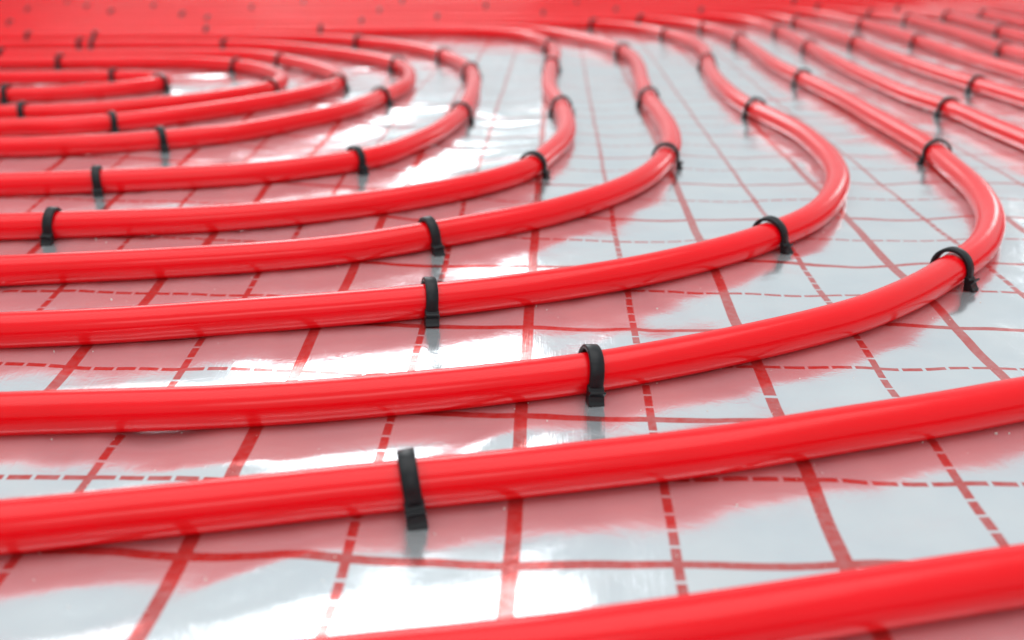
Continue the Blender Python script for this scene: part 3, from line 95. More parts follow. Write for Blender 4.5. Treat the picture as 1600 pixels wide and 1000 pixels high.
 'Q6': [(-2300,2462),(-2252,2462),(-2204,2462),(-2156,2461),(-2108,2461),(-2060,2461),(-2012,2461),(-1964,2460),(-1916,2460),(-1868,2460),(-1820,2460),(-1772,2459),(-1724,2459),(-1676,2459),(-1628,2459),(-1580,2458),(-1532,2458),(-1484,2458),(-1436,2458),(-1388,2457),(-1340,2457),(-1292,2457),(-1244,2457),(-1196,2456),(-1148,2456),(-1100,2456),(-1052,2456),(-1004,2456),(-956,2455),(-908,2455),(-860,2455),(-812,2455),(-764,2454),(-716,2454),(-668,2454),(-620,2454),(-572,2453),(-524,2453),(-476,2453),(-428,2453),(-380,2452),(-332,2452),(-284,2451),(-236,2451),(-188,2450),(-140,2449),(-92,2448),(-44,2447),(4,2446),(52,2445),(100,2444),(148,2443),(196,2442),(244,2441),(292,2440),(340,2439),(388,2437),(435,2432),(482,2423),(529,2413),(575,2399),(619,2382),(661,2360),(701,2334),(737,2304),(767,2268),(793,2228),(812,2186),(824,2140),(831,2093),(838,2045),(844,1998),(849,1950),(851,1902),(850,1860),(849,1818),(848,1776),(847,1734),(846,1692),(846,1650),(846,1608),(846,1572),(846,1536),(846,1500),(846,1464),(846,1428),(846.3,1392.2),(846.3,1356.2),(846.3,1320.2),(846.3,1284.2),(846.3,1248.2),(846.3,1218.2),(846.3,1188.2),(846.3,1158.2),(846.3,1128.2),(846.3,1098.2),(846.3,1068.2),(846.3,1038.2),(846.3,1008.2),(846.3,978.2),(846.3,948.2),(846.3,918.2),(846.3,888.2),(846.3,858.2),(846.3,834.2),(846.3,810.2),(846.3,786.2),(846.3,762.2),(846.3,738.2),(846.3,714.2),(846.3,690.2),(846.3,666.2),(846.3,642.2),(846.3,618.2),(846.3,594.2),(846.3,570.2),(846.3,546.2),(846.3,522.2),(846.3,498.2),(846.3,474.2),(846.3,450.2),(846.3,426.2),(846.3,408.2),(846.3,390.2),(846.3,372.2),(846.3,354.2),(846.3,336.2),(846.3,318.2),(846.3,300.2),(846.3,282.2),(846.2,264.2),(846.0,246.2),(845.4,228.3),(844.8,210.3),(844.1,192.3),(843.4,174.3),(842.7,156.3),(842.0,138.3),(841.1,120.3),(840.1,102.4),(838.9,84.4),(837.7,66.5),(836.5,48.5),(835.3,30.5),(834.1,12.6),(832.8,-5.4),(831.6,-23.3),(830.4,-41.3),(829.2,-59.3),(828.0,-77.2),(826.8,-95.2),(825.6,-113.1),(824.4,-131.1),(823.2,-149.1),(822.0,-167.0),(820.7,-185.0),(819.5,-202.9),(818.3,-220.9),(817.1,-238.8),(815.9,-256.8),(814.7,-274.8),(813.4,-292.7),(811.1,-310.2),(805.7,-326.3),(796.1,-340.7),(784.3,-354.0),(772.1,-367.2),(759.5,-380.0),(745.9,-391.0),(730.4,-398.8),(713.5,-404.5),(696.2,-409.6),(679.0,-414.6),(661.7,-419.5),(644.3,-423.8),(626.6,-426.7),(608.7,-428.1),(590.8,-428.9),(578.8,-429.4),(566.8,-429.9),(554.8,-430.4),(542.8,-430.9),(530.8,-431.4),(518.8,-431.9),(506.8,-432.5),(494.9,-433.0),(482.9,-433.5),(470.9,-434.0),(458.9,-434.4),(446.9,-434.8),(434.9,-435.2),(422.9,-435.5),(410.9,-435.8),(398.9,-436.1),(386.9,-436.3),(374.9,-436.6),(362.9,-436.9),(350.9,-437.1),(338.9,-437.4),(326.9,-437.7),(314.9,-437.9),(302.9,-438.2),(290.9,-438.5),(278.9,-438.7),(266.9,-439.0),(255.0,-439.3),(243.0,-439.6),(231.0,-439.8),(219.0,-440.1),(207.0,-440.4),(195.0,-440.6),(183.0,-440.9),(171.0,-441.2),(159.0,-441.4),(147.0,-441.7),(135.0,-442.0),(123.0,-442.2),(111.0,-442.5),(99.0,-442.8),(87.0,-443.1),(75.0,-443.3),(63.0,-443.6),(51.0,-443.9),(39.0,-444.1),(27.0,-444.4),(15.0,-444.7),(3.0,-445.1),(-9.0,-445.5),(-21.0,-446.1),(-32.9,-446.7),(-44.9,-447.2),(-56.9,-447.8),(-68.9,-448.4),(-80.9,-449.0),(-92.9,-449.6),(-104.9,-450.2),(-116.8,-450.8),(-128.8,-451.4),(-140.8,-452.0),(-152.8,-452.6),(-164.8,-453.2),(-176.8,-453.8),(-188.7,-454.4),(-200.7,-455.0),(-212.7,-455.6),(-224.7,-456.2),(-236.7,-456.8),(-248.7,-457.4),(-260.7,-458.0),(-272.6,-458.6),(-284.6,-459.2),(-296.6,-459.8),(-308.6,-460.4),(-320.6,-461.0),(-332.6,-461.6),(-344.6,-462.2),(-356.5,-462.8),(-368.5,-463.4),(-380.5,-464.0),(-392.5,-464.6),(-404.5,-465.2),(-416.5,-465.8),(-428.4,-466.4),(-440.4,-467.0),(-452.4,-467.6),(-464.4,-468.2),(-476.4,-468.8),(-488.4,-469.4),(-500.4,-470.0),(-512.3,-470.6),(-524.3,-471.2),(-536.3,-471.8),(-548.3,-472.4),(-560.3,-473.0),(-578.3,-473.9),(-596.2,-474.7),(-614.2,-475.6),(-632.2,-476.4),(-650.2,-477.3),(-668.2,-478.1),(-686.1,-478.9),(-704.1,-479.7),(-722.1,-480.4),(-740.1,-481.2),(-758.1,-481.9),(-776.1,-482.6),(-794.1,-483.3),(-812.0,-483.9),(-830.0,-484.6),(-848.0,-485.3),(-866.0,-485.9),(-884.0,-486.6),(-902,-487),(-920,-488),(-938,-488),(-956,-489),(-974,-490),(-992,-490),(-1010,-491),(-1028,-492),(-1046,-492),(-1064,-493),(-1088,-494),(-1112,-495),(-1136,-496),(-1160,-496),(-1184,-497),(-1208,-498),(-1232,-499),(-1256,-500),(-1280,-501),(-1304,-502),(-1328,-502),(-1352,-503),(-1376,-504),(-1400,-505)],
 'Q7': [(-2300,2570),(-2252,2570),(-2204,2570),(-2156,2569),(-2108,2569),(-2060,2569),(-2012,2569),(-1964,2568),(-1916,2568),(-1868,2568),(-1820,2568),(-1772,2567),(-1724,2567),(-1676,2567),(-1628,2567),(-1580,2566),(-1532,2566),(-1484,2566),(-1436,2566),(-1388,2565),(-1340,2565),(-1292,2565),(-1244,2565),(-1196,2564),(-1148,2564),(-1100,2564),(-1052,2564),(-1004,2564),(-956,2563),(-908,2563),(-860,2563),(-812,2563),(-764,2562),(-716,2562),(-668,2562),(-620,2562),(-572,2561),(-524,2561),(-476,2561),(-428,2561),(-380,2560),(-332,2560),(-284,2560),(-236,2559),(-188,2558),(-140,2557),(-92,2556),(-44,2555),(4,2554),(52,2554),(100,2553),(148,2552),(196,2551),(244,2550),(292,2549),(340,2548),(388,2548),(436,2547),(484,2545),(531,2541),(578,2532),(625,2522),(671,2509),(715,2492),(758,2470),(798,2445),(835,2416),(865,2380),(892,2340),(905,2295),(921,2251),(932,2205),(940,2158),(945,2111),(947,2064),(947,2016),(946,1968),(945,1920),(944,1872),(944,1830),(944,1788),(944,1746),(944,1704),(945,1662),(945,1620),(946,1578),(946,1536),(947,1500),(947,1464),(948,1428),(948,1392),(948,1356),(949,1320),(949,1284),(950,1248),(950,1212),(950,1176),(951,1146),(951,1116),(951,1086),(951,1056),(951,1026),(951,996),(951,966),(951,936),(951,906),(951,876),(951,846),(951,816),(951,786),(950,762),(950,738),(950,714),(950,690),(950,666),(950,642),(949,618),(949,594),(949,570),(949,546),(949,522),(949,498),(948,474),(948,450),(948,426),(948,402),(948,378),(948,354),(947,330),(947,306),(947,288),(946,270),(946,252),(945,234),(945,216),(944,198),(944,180),(943,162),(942,144),(942,126),(941,108),(940,90),(939,72),(938,54),(937,36),(936,18),(935,0),(934,-18),(933,-36),(932,-54),(931,-72),(930,-90),(929,-107),(928,-125),(927,-143),(926,-161),(925,-179),(924,-197),(923,-215),(922,-233),(920,-251),(919,-269),(917,-286),(915,-304),(912,-321),(909,-338),(905,-354),(901,-370),(894.8,-385.8),(888.0,-400.6),(899.0,-425.9),(887.5,-439.4),(875.3,-452.6),(862.8,-465.5),(849.6,-477.0),(834.4,-485.5),(817.7,-491.4),(800.5,-496.5),(783.2,-501.6),(765.9,-506.5),(748.5,-511.1),(730.9,-514.3),(713.1,-515.9),(695.1,-516.8),(677.1,-517.5),(659.2,-518.3),(641.2,-519.0),(623.2,-519.8),(605.2,-520.5),(587.2,-521.3),(569.2,-522.0),(551.3,-522.7),(539.3,-523.1),(527.3,-523.3),(515.3,-523.6),(503.3,-523.8),(491.3,-524.0),(479.3,-524.2),(467.3,-524.5),(455.3,-524.7),(443.3,-524.9),(431.3,-525.1),(419.3,-525.3),(407.3,-525.6),(395.3,-525.8),(383.3,-526.0),(371.3,-526.2),(359.3,-526.4),(347.3,-526.7),(335.3,-526.9),(323.3,-527.1),(311.3,-527.3),(299.3,-527.5),(287.3,-527.7),(275.3,-528.0),(263.3,-528.2),(251.3,-528.4),(239.3,-528.6),(227.3,-528.8),(215.3,-529.1),(203.3,-529.3),(191.3,-529.5),(179.3,-529.7),(167.3,-529.9),(155.3,-530.2),(143.3,-530.4),(131.3,-530.6),(119.3,-530.8),(107.3,-531.0),(95.3,-531.3),(83.3,-531.5),(71.3,-531.7),(59.3,-531.9),(47.3,-532.1),(35.4,-532.4),(23.4,-532.6),(11.4,-532.9),(-0.6,-533.2),(-12.6,-533.7),(-24.6,-534.2),(-36.6,-534.8),(-48.6,-535.4),(-60.6,-536.0),(-72.6,-536.6),(-84.5,-537.2),(-96.5,-537.8),(-108.5,-538.4),(-120.5,-539.0),(-132.5,-539.6),(-144.5,-540.2),(-156.4,-540.8),(-168.4,-541.4),(-180.4,-542.0),(-192.4,-542.6),(-204.4,-543.2),(-216.4,-543.8),(-228.4,-544.4),(-240.3,-545.0),(-252.3,-545.6),(-264.3,-546.2),(-276.3,-546.8),(-288.3,-547.4),(-300.3,-548.0),(-312.3,-548.6),(-324.2,-549.2),(-336.2,-549.8),(-348.2,-550.4),(-360.2,-551.0),(-372.2,-551.6),(-384.2,-552.2),(-396.1,-552.8),(-408.1,-553.4),(-420.1,-554.0),(-432.1,-554.6),(-444.1,-555.2),(-456.1,-555.8),(-468.1,-556.4),(-480.0,-557.0),(-492.0,-557.6),(-504.0,-558.2),(-516.0,-558.8),(-528.0,-559.4),(-546.0,-560.3),(-563.9,-561.2),(-581.9,-562.0),(-599.9,-562.9),(-617.9,-563.8),(-635.9,-564.6),(-653.8,-565.4),(-671.8,-566.3),(-689.8,-567.1),(-707.8,-567.8),(-725.8,-568.6),(-743.8,-569.3),(-761.7,-570.0),(-779.7,-570.7),(-797.7,-571.4),(-815.7,-572.1),(-833.7,-572.7),(-851.7,-573.4),(-869.7,-574.0),(-887.7,-574.7),(-906,-575),(-924,-576),(-942,-577),(-960,-577),(-978,-578),(-996,-579),(-1014,-579),(-1032,-580),(-1050,-580),(-1074,-581),(-1098,-582),(-1122,-583),(-1145,-584),(-1169,-585),(-1193,-586),(-1217,-586),(-1241,-587),(-1265,-588),(-1289,-589),(-1313,-590),(-1337,-591),(-1361,-592),(-1391,-593),(-1397,-593)],
 'Q8': [(-2300,2629),(-2252,2629),(-2204,2629),(-2156,2628),(-2108,2628),(-2060,2628),(-2012,2628),(-1964,2627),(-1916,2627),(-1868,2627),(-1820,2627),(-1772,2626),(-1724,2626),(-1676,2626),(-1628,2626),(-1580,2625),(-1532,2625),(-1484,2625),(-1436,2625),(-1388,2624),(-1340,2624),(-1292,2624),(-1244,2624),(-1196,2623),(-1148,2623),(-1100,2623),(-1052,2623),(-1004,2623),(-956,2622),(-908,2622),(-860,2622),(-812,2622),(-764,2621),(-716,2621),(-668,2621),(-620,2621),(-572,2620),(-524,2620),(-476,2620),(-428,2620),(-380,2619),(-332,2619),(-284,2619),(-236,2618),(-188,2617),(-140,2616),(-92,2616),(-44,2615),(4,2614),(52,2613),(100,2613),(148,2612),(196,2611),(244,2610),(292,2609),(340,2609),(388,2608),(436,2607),(484,2606),(532,2605),(580,2604),(627,2600),(674,2592),(721,2582),(767,2569),(812,2552),(854,2531),(895,2506),(926,2471),(957,2437),(983,2399),(1005,2358),(1021,2314),(1033,2268),(1041,2222),(1046,2175),(1048,2127),(1048,2079),(1047,2031),(1045,1983),(1044,1935),(1044,1887),(1043,1840),(1044,1798),(1044,1756),(1044,1714),(1045,1672),(1045,1630),(1046,1588),(1046,1546),(1047,1504),(1047,1468),(1048,1432),(1048,1396),(1048,1360),(1049,1324),(1049,1288),(1049,1252),(1050,1216),(1050,1180),(1051,1144),(1051,1108),(1051,1078),(1051,1048),(1051,1018),(1051,988),(1051,958),(1051,928),(1051,898),(1051,868),(1051,838),(1051,808),(1051,778),(1050,748),(1050,718),(1050,688),(1050,664),(1050,640),(1049,616),(1049,592),(1049,568),(1049,544),(1049,520),(1049,496),(1048,472),(1048,448),(1048,424),(1048,400),(1048,376),(1047,352),(1047,328),(1047,304),(1046,280),(1046,256),(1045,232),(1045,208),(1044,184),(1043,160),(1042,136),(1041,112),(1040,88),(1039,70),(1039,52),(1038,34),(1037,16),(1036,-2),(1035,-20),(1034,-38),(1033,-56),(1033,-74),(1032,-92),(1031,-110),(1030,-128),(1029,-146),(1028,-164),(1027,-182),(1027,-200),(1026,-218),(1025,-236),(1024,-254),(1023,-272),(1022,-290),(1021,-308),(1020,-326),(1019,-343),(1017,-361),(1016,-379),(1014,-396),(1011,-413),(1008,-430),(1004,-447),(999,-462),(993,-478),(983,-497),(972,-515),(958,-531),(946,-542),(933,-552),(920,-561),(905,-568),(896.0,-585.8),(878.7,-590.9),(861.4,-595.8),(844.0,-600.0),(826.4,-602.8),(808.5,-604.1),(790.5,-605.0),(772.5,-605.7),(754.6,-606.5),(736.6,-607.2),(718.6,-608.0),(700.6,-608.7),(682.6,-609.5),(664.6,-610.2),(646.6,-610.8),(628.7,-611.3),(610.7,-611.6),(592.7,-611.8),(574.7,-612.1),(556.7,-612.4),(538.7,-612.7),(520.7,-613.0),(502.7,-613.2),(490.7,-613.4),(478.7,-613.6),(466.7,-613.8),(454.7,-614.0),(442.7,-614.2),(430.7,-614.3),(418.7,-614.5),(406.7,-614.7),(394.7,-614.9),(382.7,-615.1),(370.7,-615.3),(358.7,-615.5),(346.7,-615.6),(334.7,-615.8),(322.7,-616.0),(310.7,-616.2),(298.7,-616.4),(286.7,-616.6),(274.7,-616.8),(262.7,-616.9),(250.7,-617.1),(238.7,-617.3),(226.7,-617.5),(214.7,-617.7),(202.7,-617.9),(190.7,-618.1),(178.7,-618.2),(166.7,-618.4),(154.7,-618.6),(142.7,-618.8),(130.7,-619.0),(118.7,-619.2),(106.7,-619.4),(94.7,-619.5),(82.7,-619.7),(70.7,-619.9),(58.7,-620.1),(46.7,-620.3),(34.7,-620.5),(22.7,-620.7),(10.7,-620.9),(-1.3,-621.3),(-13.3,-621.7),(-25.2,-622.3),(-37.2,-622.9),(-49.2,-623.5),(-61.2,-624.1),(-73.2,-624.7),(-85.2,-625.3),(-97.2,-625.9),(-109.1,-626.5),(-121.1,-627.1),(-133.1,-627.7),(-145.1,-628.3),(-157.1,-628.9),(-169.1,-629.5),(-181.0,-630.1),(-193.0,-630.7),(-205.0,-631.3),(-217.0,-631.9),(-229.0,-632.4),(-241.0,-633.0),(-253.0,-633.6),(-264.9,-634.2),(-276.9,-634.8),(-288.9,-635.4),(-300.9,-636.0),(-312.9,-636.6),(-324.9,-637.2),(-336.9,-637.8),(-348.8,-638.4),(-360.8,-639.0),(-372.8,-639.6),(-384.8,-640.2),(-396.8,-640.8),(-408.8,-641.4),(-420.7,-642.0),(-432.7,-642.6),(-444.7,-643.2),(-456.7,-643.8),(-468.7,-644.4),(-486.7,-645.3),(-504.6,-646.2),(-522.6,-647.1),(-540.6,-648.0),(-558.6,-648.9),(-576.6,-649.8),(-594.5,-650.7),(-612.5,-651.5),(-630.5,-652.4),(-648.5,-653.2),(-666.5,-654.0),(-684.4,-654.8),(-702.4,-655.6),(-720.4,-656.4),(-738.4,-657.1),(-756.4,-657.8),(-774.4,-658.5),(-792.3,-659.2),(-810.3,-659.9),(-828.3,-660.5),(-846.3,-661.2),(-864.3,-661.9),(-882.3,-662.5),(-900,-663),(-918,-664),(-936,-664),(-954,-665),(-972,-666),(-990,-666),(-1008,-667),(-1026,-668),(-1050,-669),(-1074,-669),(-1098,-670),(-1122,-671),(-1146,-672),(-1170,-673),(-1194,-674),(-1218,-675),(-1242,-675),(-1266,-676),(-1290,-677),(-1314,-678),(-1338,-679),(-1368,-680),(-1398,-681)],
 'Q9': [(-2300,2733),(-2252,2733),(-2204,2733),(-2156,2732),(-2108,2732),(-2060,2732),(-2012,2732),(-1964,2731),(-1916,2731),(-1868,2731),(-1820,2731),(-1772,2730),(-1724,2730),(-1676,2730),(-1628,2730),(-1580,2729),(-1532,2729),(-1484,2729),(-1436,2729),(-1388,2728),(-1340,2728),(-1292,2728),(-1244,2728),(-1196,2727),(-1148,2727),(-1100,2727),(-1052,2727),(-1004,2727),(-956,2726),(-908,2726),(-860,2726),(-812,2726),(-764,2725),(-716,2725),(-668,2725),(-620,2725),(-572,2724),(-524,2724),(-476,2724),(-428,2724),(-380,2723),(-332,2723),(-284,2723),(-236,2722),(-188,2721),(-140,2721),(-92,2720),(-44,2719),(4,2718),(52,2718),(100,2717),(148,2716),(196,2716),(244,2715),(292,2714),(340,2713),(388,2713),(436,2712),(484,2711),(532,2711),(580,2710),(628,2709),(676,2707),(723,2702),(770,2692),(817,2681),(862,2667),(903,2643),(944,2621),(982,2594),(1016,2563),(1045,2527),(1069,2488),(1089,2445),(1103,2401),(1114,2355),(1121,2308),(1125,2260),(1127,2213),(1127,2165),(1126,2117),(1125,2069),(1124,2021),(1122,1973),(1122,1925),(1121,1877),(1121,1829),(1122,1781),(1122,1739),(1123,1697),(1123,1655),(1124,1613),(1124,1571),(1125,1529),(1125,1487),(1126,1445),(1126,1409),(1126,1373),(1127,1337),(1127,1301),(1127,1265),(1128,1229),(1128,1193),(1128,1157),(1129,1121),(1129,1085),(1129,1049),(1129,1019),(1129,989),(1129,959),(1129,929),(1129,899),(1129,869),(1129,839),(1129,809),(1129,779),(1128,749),(1128,719),(1128,689),(1128,659),(1128,629),(1127,599),(1127,575),(1127,551),(1127,527),(1127,503),(1127,479),(1126,455),(1126,431),(1126,407),(1126,383),(1126,359),(1125,335),(1125,311),(1125,287),(1124,263),(1124,239),(1123,215),(1122,191),(1121,167),(1121,143),(1120,119),(1119,95),(1118,71),(1117,47),(1116,23),(1115,-1),(1114,-25),(1113,-49),(1112,-73),(1111,-97),(1110,-121),(1109,-145),(1108,-169),(1107,-192),(1106,-216),(1105,-240),(1104,-264),(1103,-282),(1102,-300),(1101,-318),(1101,-336),(1100,-354),(1099,-378),(1098,-402),(1096,-426),(1094,-450),(1092,-473),(1089,-496),(1085,-519),(1080,-540),(1072,-561),(1063,-581),(1052,-599),(1039,-615),(1024,-630),(1007,-643),(988,-654),(968,-664),(952,-670),(936,-675),(919,-679),(902,-683),(886.0,-692.2),(868.0,-693.0),(850.0,-693.7),(832.0,-694.5),(814.0,-695.3),(796.1,-696.0),(778.1,-696.8),(760.1,-697.5),(742.1,-698.2),(724.1,-698.8),(706.1,-699.2),(688.1,-699.5),(670.1,-699.8),(652.1,-700.0),(634.1,-700.3),(616.1,-700.5),(598.1,-700.7),(580.1,-701.0),(562.1,-701.2),(544.1,-701.5),(526.1,-701.7),(508.1,-702.0),(490.1,-702.2),(472.1,-702.5),(454.1,-702.7),(436.1,-703.0),(418.2,-703.2),(406.2,-703.4),(394.2,-703.6),(382.2,-703.7),(370.2,-703.9),(358.2,-704.1),(346.2,-704.2),(334.2,-704.4),(322.2,-704.6),(310.2,-704.7),(298.2,-704.9),(286.2,-705.1),(274.2,-705.2),(262.2,-705.4),(250.2,-705.5),(238.2,-705.7),(226.2,-705.9),(214.2,-706.0),(202.2,-706.2),(190.2,-706.4),(178.2,-706.5),(166.2,-706.7),(154.2,-706.9),(142.2,-707.0),(130.2,-707.2),(118.2,-707.4),(106.2,-707.5),(94.2,-707.7),(82.2,-707.9),(70.2,-708.0),(58.2,-708.2),(46.2,-708.4),(34.2,-708.5),(22.2,-708.7),(10.2,-709.0),(-1.8,-709.3),(-13.8,-709.8),(-25.8,-710.3),(-37.8,-710.9),(-49.7,-711.5),(-61.7,-712.1),(-73.7,-712.7),(-85.7,-713.3),(-97.7,-713.9),(-109.7,-714.5),(-121.7,-715.1),(-133.6,-715.7),(-145.6,-716.3),(-157.6,-716.9),(-169.6,-717.5),(-181.6,-718.1),(-193.6,-718.7),(-205.6,-719.3),(-217.5,-719.9),(-229.5,-720.5),(-241.5,-721.1),(-253.5,-721.7),(-265.5,-722.3),(-277.5,-722.9),(-289.4,-723.5),(-301.4,-724.1),(-313.4,-724.7),(-325.4,-725.3),(-337.4,-725.9),(-349.4,-726.5),(-361.4,-727.1),(-373.3,-727.7),(-385.3,-728.3),(-403.3,-729.2),(-421.3,-730.1),(-439.3,-731.0),(-457.2,-731.9),(-475.2,-732.8),(-493.2,-733.7),(-511.2,-734.6),(-529.1,-735.4),(-547.1,-736.3),(-565.1,-737.2),(-583.1,-738.1),(-601.1,-739.0),(-619.0,-739.8),(-637.0,-740.7),(-655.0,-741.5),(-673.0,-742.3),(-691.0,-743.1),(-708.9,-743.9),(-726.9,-744.6),(-744.9,-745.4),(-762.9,-746.1),(-780.9,-746.8),(-798.9,-747.4),(-816.9,-748.1),(-834.9,-748.8),(-852.8,-749.4),(-870.8,-750.1),(-888.8,-750.7),(-907,-751),(-925,-752),(-943,-753),(-961,-753),(-979,-754),(-1003,-755),(-1027,-756),(-1051,-757),(-1075,-757),(-1099,-758),(-1123,-759),(-1147,-760),(-1171,-761),(-1195,-762),(-1219,-763),(-1243,-763),(-1267,-764),(-1291,-765),(-1315,-766),(-1345,-767),(-1375,-768),(-1398,-769)],
 'Q10': [(-2300,2827),(-2252,2827),(-2204,2827),(-2156,2826),(-2108,2826),(-2060,2826),(-2012,2826),(-1964,2825),(-1916,2825),(-1868,2825),(-1820,2825),(-1772,2824),(-1724,2824),(-1676,2824),(-1628,2824),(-1580,2823),(-1532,2823),(-1484,2823),(-1436,2823),(-1388,2822),(-1340,2822),(-1292,2822),(-1244,2822),(-1196,2821),(-1148,2821),(-1100,2821),(-1052,2821),(-1004,2821),(-956,2820),(-908,2820),(-860,2820),(-812,2820),(-764,2819),(-716,2819),(-668,2819),(-620,2819),(-572,2818),(-524,2818),(-476,2818),(-428,2818),(-380,2817),(-332,2817),(-284,2817),(-236,2816),(-188,2815),(-140,2815),(-92,2814),(-44,2814),(4,2813),(52,2812),(100,2812),(148,2811),(196,2810),(244,2810),(292,2809),(340,2808),(388,2808),(436,2807),(484,2806),(532,2806),(580,2805),(628,2804),(676,2804),(724,2803),(772,2801),(819,2796),(866,2787),(911,2772),(956,2758),(1000,2739),(1041,2717),(1079,2690),(1113,2659),(1143,2624),(1168,2585),(1188,2543),(1203,2499),(1214,2453),(1222,2406),(1226,2359),(1227,2311),(1227,2263),(1227,2215),(1226,2167),(1225,2119),(1224,2071),(1223,2023),(1222,1975),(1221,1927),(1221,1879),(1221,1831),(1222,1783),(1222,1735),(1223,1693),(1223,1652),(1224,1610),(1224,1568),(1225,1526),(1225,1484),(1226,1442),(1226,1400),(1226,1358),(1227,1322),(1227,1286),(1228,1250),(1228,1214),(1228,1178),(1229,1142),(1229,1106),(1229,1070),(1229,1034),(1229,998),(1229,962),(1229,932),(1229,902),(1229,872),(1229,842),(1229,812),(1229,782),(1228,752),(1228,722),(1228,692),(1228,662),(1228,632),(1227,602),(1227,572),(1227,542),(1227,512),(1227,482),(1226,452),(1226,428),(1226,404),(1226,380),(1226,356),(1225,332),(1225,308),(1225,284),(1224,260),(1224,236),(1223,212),(1222,188),(1221,164),(1221,140),(1220,116),(1219,92),(1218,68),(1217,44),(1216,20),(1215,-4),(1214,-28),(1214,-52),(1213,-76),(1212,-100),(1211,-124),(1210,-148),(1209,-172),(1208,-196),(1207,-220),(1206,-244),(1205,-268),(1204,-292),(1204,-316),(1203,-340),(1202,-364),(1201,-388),(1200,-412),(1199,-436),(1198,-460),(1197,-484),(1196,-508),(1194,-531),(1192,-555),(1190,-578),(1186,-601),(1181,-623),(1174,-644),(1166,-664),(1155,-682),(1143,-699),(1128,-714),(1111,-728),(1093,-739),(1073,-749),(1052,-757),(1030,-764),(1008,-770),(985,-774),(961,-777),(944,-779),(926,-781),(908,-782),(890.4,-784.2),(872.4,-785.0),(854.4,-785.8),(836.5,-786.4),(818.5,-787.0),(800.5,-787.3),(782.5,-787.5),(764.5,-787.7),(746.5,-788.0),(728.5,-788.2),(710.5,-788.4),(692.5,-788.6),(674.5,-788.8),(656.5,-789.0),(638.5,-789.3),(620.5,-789.5),(602.5,-789.7),(584.5,-789.9),(566.5,-790.1),(548.5,-790.4),(530.5,-790.6),(512.5,-790.8),(494.5,-791.0),(476.5,-791.2),(458.5,-791.4),(440.5,-791.7),(422.5,-791.9),(404.5,-792.1),(386.5,-792.3),(368.5,-792.5),(350.5,-792.8),(332.5,-793.0),(314.5,-793.2),(302.5,-793.3),(290.5,-793.5),(278.5,-793.6),(266.5,-793.8),(254.5,-793.9),(242.5,-794.1),(230.5,-794.2),(218.5,-794.4),(206.5,-794.5),(194.5,-794.6),(182.5,-794.8),(170.5,-794.9),(158.5,-795.1),(146.5,-795.2),(134.5,-795.4),(122.5,-795.5),(110.5,-795.7),(98.5,-795.8),(86.5,-796.0),(74.5,-796.1),(62.5,-796.2),(50.5,-796.4),(38.5,-796.5),(26.5,-796.7),(14.5,-796.9),(2.5,-797.2),(-9.5,-797.6),(-21.4,-798.1),(-33.4,-798.7),(-45.4,-799.3),(-57.4,-799.9),(-69.4,-800.5),(-81.4,-801.1),(-93.4,-801.7),(-105.3,-802.3),(-117.3,-802.9),(-129.3,-803.5),(-141.3,-804.1),(-153.3,-804.7),(-165.3,-805.3),(-177.2,-805.9),(-189.2,-806.5),(-201.2,-807.1),(-213.2,-807.7),(-225.2,-808.3),(-237.2,-808.9),(-249.2,-809.5),(-261.1,-810.1),(-279.1,-811.0),(-297.1,-811.9),(-315.1,-812.8),(-333.1,-813.7),(-351.0,-814.6),(-369.0,-815.5),(-387.0,-816.3),(-405.0,-817.2),(-422.9,-818.1),(-440.9,-819.0),(-458.9,-819.9),(-476.9,-820.8),(-494.9,-821.7),(-512.8,-822.6),(-530.8,-823.5),(-548.8,-824.4),(-566.8,-825.3),(-584.7,-826.2),(-602.7,-827.0),(-620.7,-827.9),(-638.7,-828.7),(-656.7,-829.6),(-674.6,-830.4),(-692.6,-831.2),(-710.6,-831.9),(-728.6,-832.7),(-746.6,-833.4),(-764.6,-834.1),(-782.5,-834.8),(-800.5,-835.5),(-818.5,-836.2),(-836.5,-836.8),(-854.5,-837.5),(-872.5,-838.1),(-890.5,-838.8),(-908,-839),(-926,-840),(-944,-841),(-968,-842),(-992,-842),(-1016,-843),(-1040,-844),(-1064,-845),(-1088,-846),(-1112,-847),(-1136,-848),(-1160,-848),(-1184,-849),(-1208,-850),(-1232,-851),(-1256,-852),(-1280,-853),(-1310,-854),(-1340,-855),(-1370,-856),(-1394,-857)],
